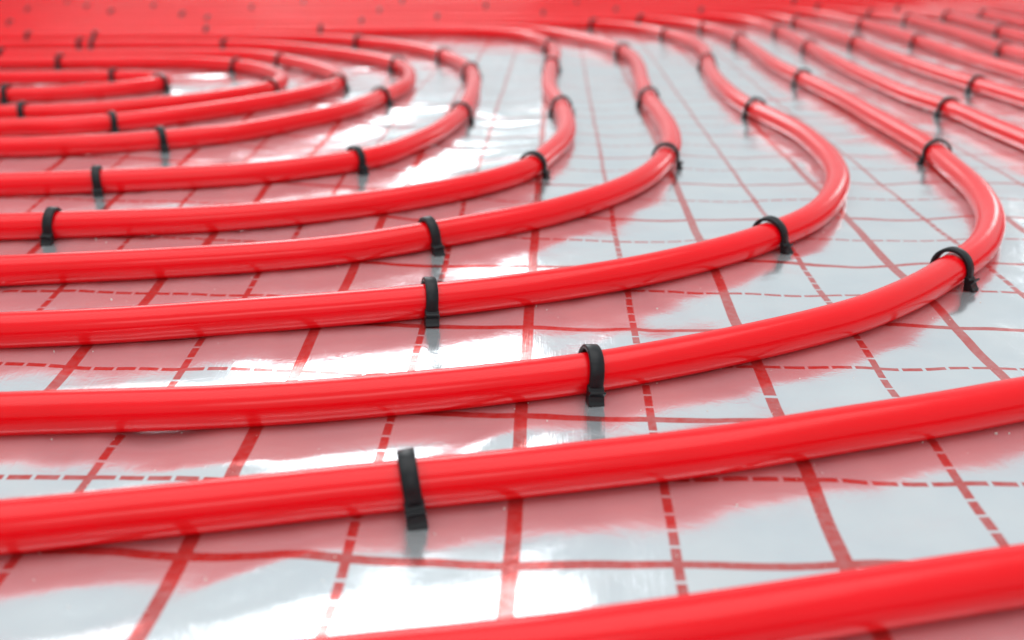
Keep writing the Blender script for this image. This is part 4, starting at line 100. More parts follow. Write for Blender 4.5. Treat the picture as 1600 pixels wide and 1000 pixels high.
 'Q11': [(-2300,2942),(-2252,2942),(-2204,2942),(-2156,2941),(-2108,2941),(-2060,2941),(-2012,2941),(-1964,2940),(-1916,2940),(-1868,2940),(-1820,2940),(-1772,2939),(-1724,2939),(-1676,2939),(-1628,2939),(-1580,2938),(-1532,2938),(-1484,2938),(-1436,2938),(-1388,2937),(-1340,2937),(-1292,2937),(-1244,2937),(-1196,2936),(-1148,2936),(-1100,2936),(-1052,2936),(-1004,2936),(-956,2935),(-908,2935),(-860,2935),(-812,2935),(-764,2934),(-716,2934),(-668,2934),(-620,2934),(-572,2933),(-524,2933),(-476,2933),(-428,2933),(-380,2932),(-332,2932),(-284,2932),(-236,2931),(-188,2931),(-140,2930),(-92,2929),(-44,2929),(4,2928),(52,2928),(100,2927),(148,2926),(196,2926),(244,2925),(292,2924),(340,2924),(388,2923),(436,2923),(484,2922),(532,2921),(580,2921),(628,2920),(676,2920),(724,2919),(772,2918),(820,2917),(868,2915),(914,2904),(961,2895),(1006,2882),(1051,2866),(1094,2846),(1134,2822),(1170,2794),(1203,2762),(1231,2725),(1253,2684),(1271,2641),(1284,2596),(1294,2550),(1300,2503),(1304,2455),(1306,2408),(1306,2360),(1306,2312),(1305,2264),(1304,2216),(1303,2168),(1302,2120),(1301,2072),(1300,2024),(1300,1976),(1299,1928),(1299,1880),(1299,1832),(1300,1784),(1300,1736),(1301,1688),(1301,1646),(1302,1604),(1302,1562),(1303,1520),(1303,1478),(1304,1436),(1304,1394),(1304,1352),(1305,1310),(1305,1274),(1306,1238),(1306,1202),(1306,1166),(1307,1130),(1307,1094),(1307,1058),(1307,1022),(1307,986),(1307,950),(1307,914),(1307,878),(1307,848),(1307,818),(1307,788),(1306,758),(1306,728),(1306,698),(1306,668),(1306,638),(1305,608),(1305,578),(1305,548),(1305,518),(1305,488),(1304,458),(1304,428),(1304,398),(1304,368),(1303,338),(1303,308),(1302,278),(1302,254),(1301,230),(1301,206),(1300,182),(1299,158),(1299,134),(1298,110),(1297,86),(1296,62),(1295,38),(1294,14),(1294,-10),(1293,-34),(1292,-58),(1291,-82),(1290,-106),(1290,-130),(1289,-154),(1288,-178),(1287,-202),(1286,-226),(1285,-250),(1285,-274),(1284,-298),(1283,-322),(1282,-346),(1281,-370),(1281,-394),(1280,-418),(1279,-442),(1278,-466),(1277,-490),(1277,-514),(1276,-538),(1275,-562),(1274,-585),(1272,-609),(1271,-633),(1268,-656),(1265,-679),(1261,-701),(1253,-728),(1243,-753),(1229,-776),(1212,-796),(1192,-813),(1170,-828),(1150,-838),(1129,-846),(1107,-853),(1084,-858),(1061,-862),(1038,-865),(1014,-868),(990,-870),(967,-871),(943,-872),(925,-873),(907,-874),(888.8,-875.1),(870.8,-875.4),(852.8,-875.6),(834.8,-875.8),(816.8,-876.0),(798.8,-876.2),(780.8,-876.4),(762.8,-876.6),(744.8,-876.8),(726.8,-877.0),(708.8,-877.2),(690.8,-877.4),(672.8,-877.5),(654.8,-877.7),(636.8,-877.9),(618.8,-878.1),(600.8,-878.3),(582.8,-878.5),(564.8,-878.7),(546.8,-878.9),(528.8,-879.1),(510.8,-879.3),(492.8,-879.5),(474.8,-879.7),(456.8,-879.9),(438.8,-880.1),(420.8,-880.3),(402.8,-880.5),(384.8,-880.7),(366.8,-880.9),(348.8,-881.1),(330.8,-881.3),(312.8,-881.5),(294.8,-881.7),(276.8,-881.9),(258.8,-882.1),(240.8,-882.3),(222.8,-882.5),(204.8,-882.7),(186.8,-882.9),(168.8,-883.1),(150.8,-883.3),(132.8,-883.5),(114.8,-883.7),(96.8,-883.9),(78.8,-884.1),(60.8,-884.3),(42.8,-884.5),(24.8,-884.7),(6.8,-885.1),(-11.2,-885.7),(-29.1,-886.5),(-47.1,-887.4),(-65.1,-888.3),(-83.1,-889.2),(-101.0,-890.1),(-119.0,-891.0),(-137.0,-891.9),(-155.0,-892.7),(-173.0,-893.6),(-190.9,-894.5),(-208.9,-895.4),(-226.9,-896.3),(-244.9,-897.2),(-262.8,-898.1),(-280.8,-899.0),(-298.8,-899.9),(-316.8,-900.8),(-334.8,-901.7),(-352.7,-902.6),(-370.7,-903.5),(-388.7,-904.4),(-406.7,-905.3),(-424.6,-906.2),(-442.6,-907.1),(-460.6,-908.0),(-478.6,-908.9),(-496.6,-909.8),(-514.5,-910.7),(-532.5,-911.6),(-550.5,-912.5),(-568.5,-913.4),(-586.4,-914.3),(-604.4,-915.1),(-622.4,-916.0),(-640.4,-916.8),(-658.4,-917.7),(-676.3,-918.5),(-694.3,-919.2),(-712.3,-920.0),(-730.3,-920.8),(-748.3,-921.5),(-766.3,-922.2),(-784.3,-922.9),(-802.2,-923.6),(-820.2,-924.2),(-838.2,-924.9),(-856.2,-925.6),(-874.2,-926.2),(-898.2,-927.1),(-922,-928),(-946,-929),(-970,-930),(-994,-931),(-1018,-931),(-1042,-932),(-1066,-933),(-1090,-934),(-1114,-935),(-1138,-936),(-1162,-937),(-1186,-937),(-1210,-938),(-1234,-939),(-1264,-940),(-1294,-941),(-1324,-942),(-1354,-943),(-1384,-944),(-1396,-945)],
 'Q12': [(-2300,3010),(-2252,3010),(-2204,3010),(-2156,3009),(-2108,3009),(-2060,3009),(-2012,3009),(-1964,3008),(-1916,3008),(-1868,3008),(-1820,3008),(-1772,3007),(-1724,3007),(-1676,3007),(-1628,3007),(-1580,3006),(-1532,3006),(-1484,3006),(-1436,3006),(-1388,3005),(-1340,3005),(-1292,3005),(-1244,3005),(-1196,3004),(-1148,3004),(-1100,3004),(-1052,3004),(-1004,3004),(-956,3003),(-908,3003),(-860,3003),(-812,3003),(-764,3002),(-716,3002),(-668,3002),(-620,3002),(-572,3001),(-524,3001),(-476,3001),(-428,3001),(-380,3000),(-332,3000),(-284,3000),(-236,2999),(-188,2999),(-140,2998),(-92,2998),(-44,2997),(4,2996),(52,2996),(100,2995),(148,2995),(196,2994),(244,2994),(292,2993),(340,2993),(388,2992),(436,2991),(484,2991),(532,2990),(580,2990),(628,2989),(676,2989),(724,2988),(772,2987),(820,2987),(868,2986),(916,2983),(963,2979),(1010,2973),(1057,2964),(1103,2951),(1147,2936),(1190,2916),(1230,2893),(1267,2865),(1300,2832),(1329,2796),(1352,2756),(1371,2713),(1385,2668),(1394,2622),(1401,2575),(1405,2528),(1406,2480),(1406,2432),(1406,2384),(1405,2336),(1404,2288),(1403,2240),(1403,2192),(1402,2144),(1401,2096),(1400,2048),(1400,2000),(1399,1952),(1399,1904),(1399,1856),(1399,1808),(1400,1760),(1400,1712),(1401,1664),(1402,1616),(1402,1574),(1403,1532),(1403,1490),(1403,1448),(1404,1406),(1404,1364),(1405,1322),(1405,1280),(1406,1238),(1406,1196),(1406,1160),(1407,1124),(1407,1088),(1407,1052),(1407,1016),(1407,980),(1407,944),(1407,908),(1407,872),(1407,836),(1407,800),(1406,764),(1406,728),(1406,698),(1406,668),(1406,638),(1405,608),(1405,578),(1405,548),(1405,518),(1405,488),(1404,458),(1404,428),(1404,398),(1404,368),(1403,338),(1403,308),(1402,278),(1402,248),(1401,218),(1400,188),(1399,158),(1398,128),(1397,98),(1397,68),(1396,38),(1395,8),(1394,-22),(1393,-46),(1392,-70),(1391,-94),(1391,-118),(1390,-141),(1389,-165),(1388,-189),(1388,-213),(1387,-237),(1386,-261),(1385,-285),(1385,-309),(1384,-333),(1383,-357),(1383,-381),(1382,-405),(1381,-429),(1380,-453),(1380,-477),(1379,-501),(1378,-525),(1377,-549),(1377,-573),(1376,-597),(1375,-627),(1374,-657),(1372,-687),(1371,-717),(1368,-746),(1364,-774),(1358,-802),(1349,-828),(1337,-852),(1322,-873),(1304,-892),(1282,-909),(1258,-922),(1233,-933),(1205,-941),(1183,-946),(1160,-950),(1136,-953),(1113,-956),(1089,-958),(1065,-959),(1041,-960),(1017,-961),(993,-962),(969,-963),(945,-963),(921,-964),(897.1,-964.1),(873.1,-964.3),(855.1,-964.5),(837.1,-964.7),(819.1,-964.8),(801.1,-965.0),(783.1,-965.2),(765.1,-965.4),(747.1,-965.6),(729.1,-965.7),(711.1,-965.9),(693.1,-966.1),(675.1,-966.3),(657.1,-966.4),(639.1,-966.6),(621.1,-966.8),(603.1,-967.0),(585.1,-967.2),(567.1,-967.3),(549.1,-967.5),(531.1,-967.7),(513.1,-967.9),(495.1,-968.1),(477.1,-968.2),(459.1,-968.4),(441.1,-968.6),(423.1,-968.8),(405.1,-969.0),(387.1,-969.1),(369.1,-969.3),(351.1,-969.5),(333.1,-969.7),(315.1,-969.9),(297.1,-970.0),(279.1,-970.2),(261.1,-970.4),(243.1,-970.6),(225.1,-970.8),(207.1,-970.9),(189.1,-971.1),(171.1,-971.3),(153.1,-971.5),(135.1,-971.7),(117.1,-971.8),(99.1,-972.0),(81.1,-972.2),(63.1,-972.4),(45.1,-972.6),(27.1,-972.7),(9.2,-973.0),(-8.8,-973.6),(-26.8,-974.4),(-44.8,-975.2),(-62.8,-976.1),(-80.7,-977.0),(-98.7,-977.9),(-116.7,-978.8),(-134.7,-979.7),(-152.7,-980.6),(-170.6,-981.5),(-188.6,-982.4),(-206.6,-983.3),(-224.6,-984.2),(-242.5,-985.1),(-260.5,-986.0),(-278.5,-986.9),(-296.5,-987.8),(-314.5,-988.7),(-332.4,-989.6),(-350.4,-990.5),(-368.4,-991.4),(-386.4,-992.3),(-404.3,-993.2),(-422.3,-994.1),(-440.3,-995.0),(-458.3,-995.9),(-476.3,-996.8),(-494.2,-997.7),(-512.2,-998.6),(-530.2,-999.5),(-548.2,-1000.4),(-566.1,-1001.3),(-584.1,-1002.1),(-602.1,-1003.0),(-620.1,-1003.9),(-638.1,-1004.7),(-656.0,-1005.5),(-674.0,-1006.4),(-692.0,-1007.1),(-710.0,-1007.9),(-728.0,-1008.7),(-746.0,-1009.4),(-763.9,-1010.1),(-781.9,-1010.8),(-799.9,-1011.5),(-817.9,-1012.2),(-841.9,-1013.0),(-865.9,-1013.9),(-889.9,-1014.8),(-914,-1016),(-938,-1016),(-962,-1017),(-986,-1018),(-1010,-1019),(-1034,-1020),(-1058,-1021),(-1082,-1022),(-1106,-1022),(-1130,-1023),(-1154,-1024),(-1178,-1025),(-1208,-1026),(-1238,-1027),(-1268,-1028),(-1298,-1029),(-1328,-1030),(-1358,-1031),(-1388,-1033),(-1400,-1033)],
 'Q13': [(-2300,3117),(-2252,3117),(-2204,3117),(-2156,3116),(-2108,3116),(-2060,3116),(-2012,3116),(-1964,3115),(-1916,3115),(-1868,3115),(-1820,3115),(-1772,3114),(-1724,3114),(-1676,3114),(-1628,3114),(-1580,3113),(-1532,3113),(-1484,3113),(-1436,3113),(-1388,3112),(-1340,3112),(-1292,3112),(-1244,3112),(-1196,3111),(-1148,3111),(-1100,3111),(-1052,3111),(-1004,3111),(-956,3110),(-908,3110),(-860,3110),(-812,3110),(-764,3109),(-716,3109),(-668,3109),(-620,3109),(-572,3108),(-524,3108),(-476,3108),(-428,3108),(-380,3107),(-332,3107),(-284,3107),(-236,3106),(-188,3106),(-140,3105),(-92,3105),(-44,3104),(4,3104),(52,3103),(100,3103),(148,3102),(196,3102),(244,3101),(292,3101),(340,3100),(388,3100),(436,3099),(484,3098),(532,3098),(580,3097),(628,3097),(676,3096),(724,3096),(772,3095),(820,3095),(868,3094),(916,3094),(964,3092),(1012,3090),(1059,3087),(1106,3081),(1153,3072),(1199,3059),(1244,3044),(1287,3025),(1327,3002),(1365,2974),(1398,2942),(1426,2906),(1450,2866),(1468,2824),(1482,2779),(1492,2733),(1499,2686),(1504,2638),(1506,2591),(1507,2543),(1506,2495),(1506,2447),(1505,2399),(1504,2351),(1504,2303),(1503,2255),(1502,2207),(1502,2159),(1501,2111),(1500,2063),(1500,2015),(1499,1967),(1499,1919),(1499,1871),(1499,1823),(1500,1775),(1500,1727),(1501,1679),(1501,1631),(1502,1583),(1503,1535),(1503,1493),(1503,1451),(1504,1409),(1504,1367),(1505,1325),(1505,1283),(1506,1241),(1506,1199),(1506,1157),(1507,1115),(1507,1079),(1507,1043),(1507,1007),(1507,971),(1507,935),(1507,899),(1507,863),(1507,827),(1507,791),(1506,755),(1506,719),(1506,683),(1506,647),(1505,611),(1505,575),(1505,545),(1505,515),(1505,485),(1504,455),(1504,425),(1504,395),(1504,365),(1503,335),(1503,305),(1502,275),(1502,245),(1501,215),(1500,185),(1499,155),(1498,125),(1497,95),(1497,65),(1496,35),(1495,5),(1494,-25),(1493,-55),(1492,-85),(1491,-115),(1491,-145),(1490,-175),(1489,-205),(1488,-235),(1487,-265),(1486,-295),(1485,-325),(1485,-355),(1484,-385),(1483,-415),(1482,-445),(1481,-475),(1480,-505),(1479,-535),(1479,-565),(1478,-595),(1477,-625),(1476,-655),(1475,-685),(1474,-715),(1473,-745),(1472,-774),(1470,-804),(1468,-833),(1464,-862),(1458,-889),(1449,-915),(1435,-944),(1415,-969),(1392,-990),(1369,-1005),(1344,-1016),(1317,-1026),(1289,-1033),(1260,-1038),(1231,-1042),(1201,-1045),(1177,-1047),(1153,-1048),(1130,-1049),(1106,-1050),(1082,-1050),(1058,-1051),(1034,-1051),(1010,-1052),(986,-1052),(962,-1052),(938,-1052),(914,-1053),(889.6,-1052.9),(865.6,-1053.2),(841.6,-1053.4),(817.6,-1053.6),(793.6,-1053.8),(775.6,-1054.0),(757.6,-1054.1),(739.6,-1054.3),(721.6,-1054.5),(703.6,-1054.6),(685.6,-1054.8),(667.6,-1054.9),(649.6,-1055.1),(631.6,-1055.3),(613.6,-1055.4),(595.7,-1055.6),(577.7,-1055.8),(559.7,-1055.9),(541.7,-1056.1),(523.7,-1056.3),(505.7,-1056.4),(487.7,-1056.6),(469.7,-1056.7),(451.7,-1056.9),(433.7,-1057.1),(415.7,-1057.2),(397.7,-1057.4),(379.7,-1057.6),(361.7,-1057.7),(343.7,-1057.9),(325.7,-1058.0),(307.7,-1058.2),(289.7,-1058.4),(271.7,-1058.5),(253.7,-1058.7),(235.7,-1058.9),(217.7,-1059.0),(199.7,-1059.2),(181.7,-1059.4),(163.7,-1059.5),(145.7,-1059.7),(127.7,-1059.8),(109.7,-1060.0),(91.7,-1060.2),(73.7,-1060.3),(55.7,-1060.5),(37.7,-1060.7),(19.7,-1060.9),(1.7,-1061.2),(-16.3,-1061.9),(-34.3,-1062.7),(-52.3,-1063.6),(-70.2,-1064.5),(-88.2,-1065.4),(-106.2,-1066.3),(-124.2,-1067.2),(-142.1,-1068.1),(-160.1,-1069.0),(-178.1,-1069.9),(-196.1,-1070.8),(-214.1,-1071.7),(-232.0,-1072.6),(-250.0,-1073.5),(-268.0,-1074.4),(-286.0,-1075.3),(-303.9,-1076.2),(-321.9,-1077.1),(-339.9,-1078.0),(-357.9,-1078.9),(-375.9,-1079.8),(-393.8,-1080.7),(-411.8,-1081.6),(-429.8,-1082.5),(-447.8,-1083.4),(-465.7,-1084.3),(-483.7,-1085.2),(-501.7,-1086.1),(-519.7,-1087.0),(-537.7,-1087.9),(-555.6,-1088.8),(-573.6,-1089.6),(-591.6,-1090.5),(-609.6,-1091.4),(-627.5,-1092.2),(-645.5,-1093.1),(-663.5,-1093.9),(-681.5,-1094.7),(-699.5,-1095.5),(-717.5,-1096.2),(-735.4,-1097.0),(-759.4,-1097.9),(-783.4,-1098.9),(-807.4,-1099.8),(-831.4,-1100.7),(-855.4,-1101.5),(-879.3,-1102.4),(-903,-1103),(-927,-1104),(-951,-1105),(-975,-1106),(-999,-1107),(-1023,-1108),(-1047,-1108),(-1071,-1109),(-1095,-1110),(-1119,-1111),(-1149,-1112),(-1179,-1113),(-1209,-1114),(-1239,-1115),(-1269,-1116),(-1299,-1117),(-1329,-1118),(-1359,-1120),(-1389,-1121),(-1395,-1121)],
 'Q14': [(-2300,3179),(-2252,3179),(-2204,3179),(-2156,3178),(-2108,3178),(-2060,3178),(-2012,3178),(-1964,3177),(-1916,3177),(-1868,3177),(-1820,3177),(-1772,3176),(-1724,3176),(-1676,3176),(-1628,3176),(-1580,3175),(-1532,3175),(-1484,3175),(-1436,3175),(-1388,3174),(-1340,3174),(-1292,3174),(-1244,3174),(-1196,3173),(-1148,3173),(-1100,3173),(-1052,3173),(-1004,3173),(-956,3172),(-908,3172),(-860,3172),(-812,3172),(-764,3171),(-716,3171),(-668,3171),(-620,3171),(-572,3170),(-524,3170),(-476,3170),(-428,3170),(-380,3169),(-332,3169),(-284,3169),(-236,3168),(-188,3168),(-140,3167),(-92,3167),(-44,3166),(4,3166),(52,3165),(100,3165),(148,3164),(196,3164),(244,3163),(292,3163),(340,3162),(388,3162),(436,3161),(484,3161),(532,3160),(580,3160),(628,3159),(676,3159),(724,3158),(772,3158),(820,3158),(868,3157),(916,3157),(964,3156),(1012,3155),(1060,3154),(1107,3151),(1155,3147),(1202,3139),(1248,3129),(1294,3116),(1338,3099),(1380,3079),(1420,3054),(1456,3025),(1487,2991),(1514,2954),(1536,2913),(1553,2869),(1566,2824),(1575,2778),(1581,2731),(1584,2683),(1585,2635),(1585,2587),(1584,2539),(1584,2491),(1583,2443),(1582,2395),(1582,2347),(1581,2299),(1581,2251),(1580,2203),(1579,2155),(1579,2107),(1578,2059),(1578,2011),(1577,1963),(1577,1915),(1577,1867),(1577,1819),(1578,1771),(1578,1723),(1579,1675),(1579,1627),(1580,1579),(1581,1531),(1581,1483),(1582,1441),(1582,1399),(1582,1357),(1583,1315),(1583,1273),(1584,1231),(1584,1189),(1584,1147),(1585,1105),(1585,1063),(1585,1021),(1585,985),(1585,949),(1585,913),(1585,877),(1585,841),(1585,805),(1584,769),(1584,733),(1584,697),(1584,661),(1584,625),(1583,589),(1583,553),(1583,517),(1583,481),(1582,445),(1582,409),(1582,379),(1581,349),(1581,319),(1581,289),(1580,259),(1579,229),(1579,199),(1578,169),(1577,139),(1576,109),(1575,79),(1574,49),(1573,20),(1573,-10),(1572,-40),(1571,-70),(1570,-100),(1569,-130),(1569,-160),(1568,-190),(1567,-220),(1566,-250),(1566,-280),(1565,-310),(1564,-340),(1563,-370),(1562,-400),(1562,-430),(1561,-460),(1560,-490),(1559,-520),(1558,-550),(1558,-580),(1557,-610),(1556,-640),(1555,-670),(1555,-700),(1554,-730),(1553,-760),(1552,-790),(1551,-820),(1550,-850),(1549,-880),(1547,-909),(1542,-944),(1536,-977),(1525,-1008),(1510,-1036),(1490,-1060),(1465,-1081),(1437,-1098),(1406,-1110),(1379,-1118),(1350,-1124),(1321,-1129),(1292,-1132),(1262,-1134),(1232,-1136),(1202,-1137),(1172,-1138),(1142,-1139),(1118,-1139),(1094,-1139),(1070,-1140),(1046,-1140),(1022,-1140),(998,-1141),(974,-1141),(950,-1141),(926,-1141),(902,-1141),(878.1,-1141.6),(854.1,-1141.8),(830.1,-1142.0),(806.1,-1142.2),(782.1,-1142.4),(758.1,-1142.6),(734.1,-1142.8),(710.1,-1143.0),(686.1,-1143.2),(668.1,-1143.3),(650.1,-1143.5),(632.1,-1143.6),(614.1,-1143.8),(596.1,-1144.0),(578.1,-1144.1),(560.1,-1144.3),(542.1,-1144.4),(524.1,-1144.6),(506.1,-1144.7),(488.1,-1144.9),(470.1,-1145.0),(452.1,-1145.2),(434.1,-1145.3),(416.1,-1145.5),(398.1,-1145.6),(380.1,-1145.8),(362.2,-1145.9),(344.2,-1146.1),(326.2,-1146.2),(308.2,-1146.4),(290.2,-1146.5),(272.2,-1146.7),(254.2,-1146.8),(236.2,-1147.0),(218.2,-1147.2),(200.2,-1147.3),(182.2,-1147.5),(164.2,-1147.6),(146.2,-1147.8),(128.2,-1147.9),(110.2,-1148.1),(92.2,-1148.2),(74.2,-1148.4),(56.2,-1148.5),(38.2,-1148.7),(20.2,-1148.9),(2.2,-1149.2),(-15.8,-1149.9),(-33.8,-1150.7),(-51.8,-1151.6),(-69.7,-1152.5),(-87.7,-1153.4),(-105.7,-1154.3),(-123.7,-1155.2),(-141.7,-1156.1),(-159.6,-1157.0),(-177.6,-1157.9),(-195.6,-1158.8),(-213.6,-1159.7),(-231.5,-1160.6),(-249.5,-1161.5),(-267.5,-1162.4),(-285.5,-1163.3),(-303.5,-1164.2),(-321.4,-1165.1),(-339.4,-1166.0),(-357.4,-1166.9),(-375.4,-1167.8),(-393.3,-1168.7),(-411.3,-1169.6),(-429.3,-1170.5),(-447.3,-1171.4),(-465.3,-1172.3),(-483.2,-1173.2),(-501.2,-1174.1),(-519.2,-1175.0),(-537.2,-1175.8),(-555.1,-1176.7),(-573.1,-1177.6),(-591.1,-1178.5),(-609.1,-1179.4),(-627.1,-1180.2),(-651.0,-1181.3),(-675.0,-1182.4),(-699.0,-1183.4),(-723.0,-1184.5),(-746.9,-1185.4),(-770.9,-1186.4),(-794.9,-1187.3),(-818.9,-1188.2),(-842.9,-1189.1),(-866.9,-1189.9),(-890.8,-1190.8),(-915,-1192),(-939,-1193),(-963,-1193),(-987,-1194),(-1011,-1195),(-1035,-1196),(-1059,-1197),(-1089,-1198),(-1119,-1199),(-1149,-1200),(-1179,-1201),(-1209,-1202),(-1239,-1203),(-1269,-1204),(-1299,-1205),(-1329,-1206),(-1359,-1208),(-1389,-1209),(-1395,-1209)],
 'Q15': [(-2300,3285),(-2252,3285),(-2204,3285),(-2156,3284),(-2108,3284),(-2060,3284),(-2012,3284),(-1964,3283),(-1916,3283),(-1868,3283),(-1820,3283),(-1772,3282),(-1724,3282),(-1676,3282),(-1628,3282),(-1580,3281),(-1532,3281),(-1484,3281),(-1436,3281),(-1388,3280),(-1340,3280),(-1292,3280),(-1244,3280),(-1196,3279),(-1148,3279),(-1100,3279),(-1052,3279),(-1004,3279),(-956,3278),(-908,3278),(-860,3278),(-812,3278),(-764,3277),(-716,3277),(-668,3277),(-620,3277),(-572,3276),(-524,3276),(-476,3276),(-428,3276),(-380,3275),(-332,3275),(-284,3275),(-236,3274),(-188,3274),(-140,3273),(-92,3273),(-44,3273),(4,3272),(52,3272),(100,3271),(148,3271),(196,3270),(244,3270),(292,3269),(340,3269),(388,3268),(436,3268),(484,3267),(532,3267),(580,3267),(628,3266),(676,3266),(724,3265),(772,3265),(820,3264),(868,3264),(916,3263),(964,3263),(1012,3262),(1060,3262),(1108,3261),(1156,3260),(1204,3257),(1251,3253),(1298,3246),(1345,3236),(1390,3223),(1434,3207),(1477,3187),(1516,3162),(1553,3133),(1585,3100),(1612,3063),(1634,3022),(1651,2979),(1664,2934),(1673,2887),(1679,2840),(1683,2792),(1685,2745),(1685,2697),(1685,2649),(1684,2601),(1684,2553),(1683,2505),(1683,2457),(1682,2409),(1681,2361),(1681,2313),(1680,2265),(1680,2217),(1679,2169),(1679,2121),(1678,2073),(1678,2025),(1677,1977),(1677,1929),(1677,1881),(1677,1833),(1678,1785),(1678,1737),(1679,1689),(1679,1641),(1680,1593),(1680,1545),(1681,1497),(1681,1449),(1682,1401),(1682,1353),(1683,1311),(1683,1269),(1684,1227),(1684,1185),(1685,1143),(1685,1101),(1685,1059),(1685,1017),(1685,975),(1685,933),(1685,891),(1685,855),(1685,819),(1685,783),(1684,747),(1684,711),(1684,675),(1684,639),(1683,603),(1683,567),(1683,531),(1683,495),(1682,459),(1682,423),(1682,387),(1681,351),(1681,315),(1680,279),(1680,243),(1679,207),(1678,171),(1677,135),(1676,105),(1675,75),(1674,45),(1674,15),(1673,-15),(1672,-45),(1671,-75),(1671,-105),(1670,-135),(1669,-165),(1668,-195),(1668,-225),(1667,-255),(1666,-285),(1665,-315),(1665,-345),(1664,-375),(1663,-405),(1663,-435),(1662,-465),(1661,-495),(1660,-525),(1660,-555),(1659,-585),(1658,-615),(1657,-645),(1657,-675),(1656,-705),(1655,-735),(1654,-771),(1654,-807),(1653,-843),(1652,-879),(1651,-915),(1649,-950),(1647,-986),(1644,-1021),(1638,-1054),(1629,-1086),(1615,-1115),(1593,-1145),(1569,-1166),(1542,-1183),(1511,-1196),(1478,-1206),(1444,-1213),(1409,-1218),(1379,-1221),(1349,-1223),(1320,-1224),(1290,-1225),(1260,-1226),(1230,-1227),(1200,-1227),(1170,-1228),(1140,-1228),(1110,-1228),(1080,-1229),(1050,-1229),(1026,-1229),(1002,-1229),(978,-1229),(954,-1230),(930,-1230),(906,-1230),(881.7,-1230.1),(857.7,-1230.3),(833.7,-1230.5),(809.7,-1230.7),(785.7,-1230.9),(761.7,-1231.1),(737.7,-1231.2),(713.7,-1231.4),(689.7,-1231.6),(665.7,-1231.8),(641.7,-1232.0),(617.7,-1232.2),(593.7,-1232.4),(569.7,-1232.6),(545.7,-1232.7),(527.7,-1232.9),(509.7,-1233.0),(491.7,-1233.2),(473.7,-1233.3),(455.7,-1233.4),(437.7,-1233.6),(419.7,-1233.7),(401.7,-1233.9),(383.7,-1234.0),(365.7,-1234.1),(347.7,-1234.3),(329.7,-1234.4),(311.7,-1234.6),(293.7,-1234.7),(275.7,-1234.8),(257.7,-1235.0),(239.7,-1235.1),(221.7,-1235.3),(203.7,-1235.4),(185.7,-1235.6),(167.7,-1235.7),(149.7,-1235.8),(131.7,-1236.0),(113.7,-1236.1),(95.7,-1236.3),(77.7,-1236.4),(59.7,-1236.5),(41.7,-1236.7),(23.7,-1236.8),(5.7,-1237.1),(-12.3,-1237.7),(-30.3,-1238.5),(-48.2,-1239.4),(-66.2,-1240.3),(-84.2,-1241.2),(-102.2,-1242.1),(-120.1,-1243.0),(-138.1,-1243.9),(-156.1,-1244.8),(-174.1,-1245.7),(-192.1,-1246.6),(-210.0,-1247.5),(-228.0,-1248.4),(-246.0,-1249.3),(-264.0,-1250.2),(-281.9,-1251.1),(-299.9,-1252.0),(-317.9,-1252.9),(-335.9,-1253.8),(-353.9,-1254.7),(-371.8,-1255.6),(-389.8,-1256.5),(-407.8,-1257.4),(-425.8,-1258.3),(-443.7,-1259.2),(-461.7,-1260.1),(-479.7,-1261.0),(-503.7,-1262.2),(-527.6,-1263.4),(-551.6,-1264.6),(-575.6,-1265.7),(-599.6,-1266.9),(-623.5,-1268.0),(-647.5,-1269.2),(-671.5,-1270.2),(-695.5,-1271.3),(-719.4,-1272.3),(-743.4,-1273.3),(-767.4,-1274.2),(-791.4,-1275.2),(-815.4,-1276.1),(-839.3,-1276.9),(-863.3,-1277.8),(-887.3,-1278.7),(-911,-1280),(-935,-1280),(-959,-1281),(-983,-1282),(-1013,-1283),(-1043,-1284),(-1073,-1285),(-1103,-1286),(-1133,-1287),(-1163,-1289),(-1193,-1290),(-1223,-1291),(-1253,-1292),(-1283,-1293),(-1313,-1294),(-1343,-1295),(-1373,-1296),(-1397,-1297)],
}
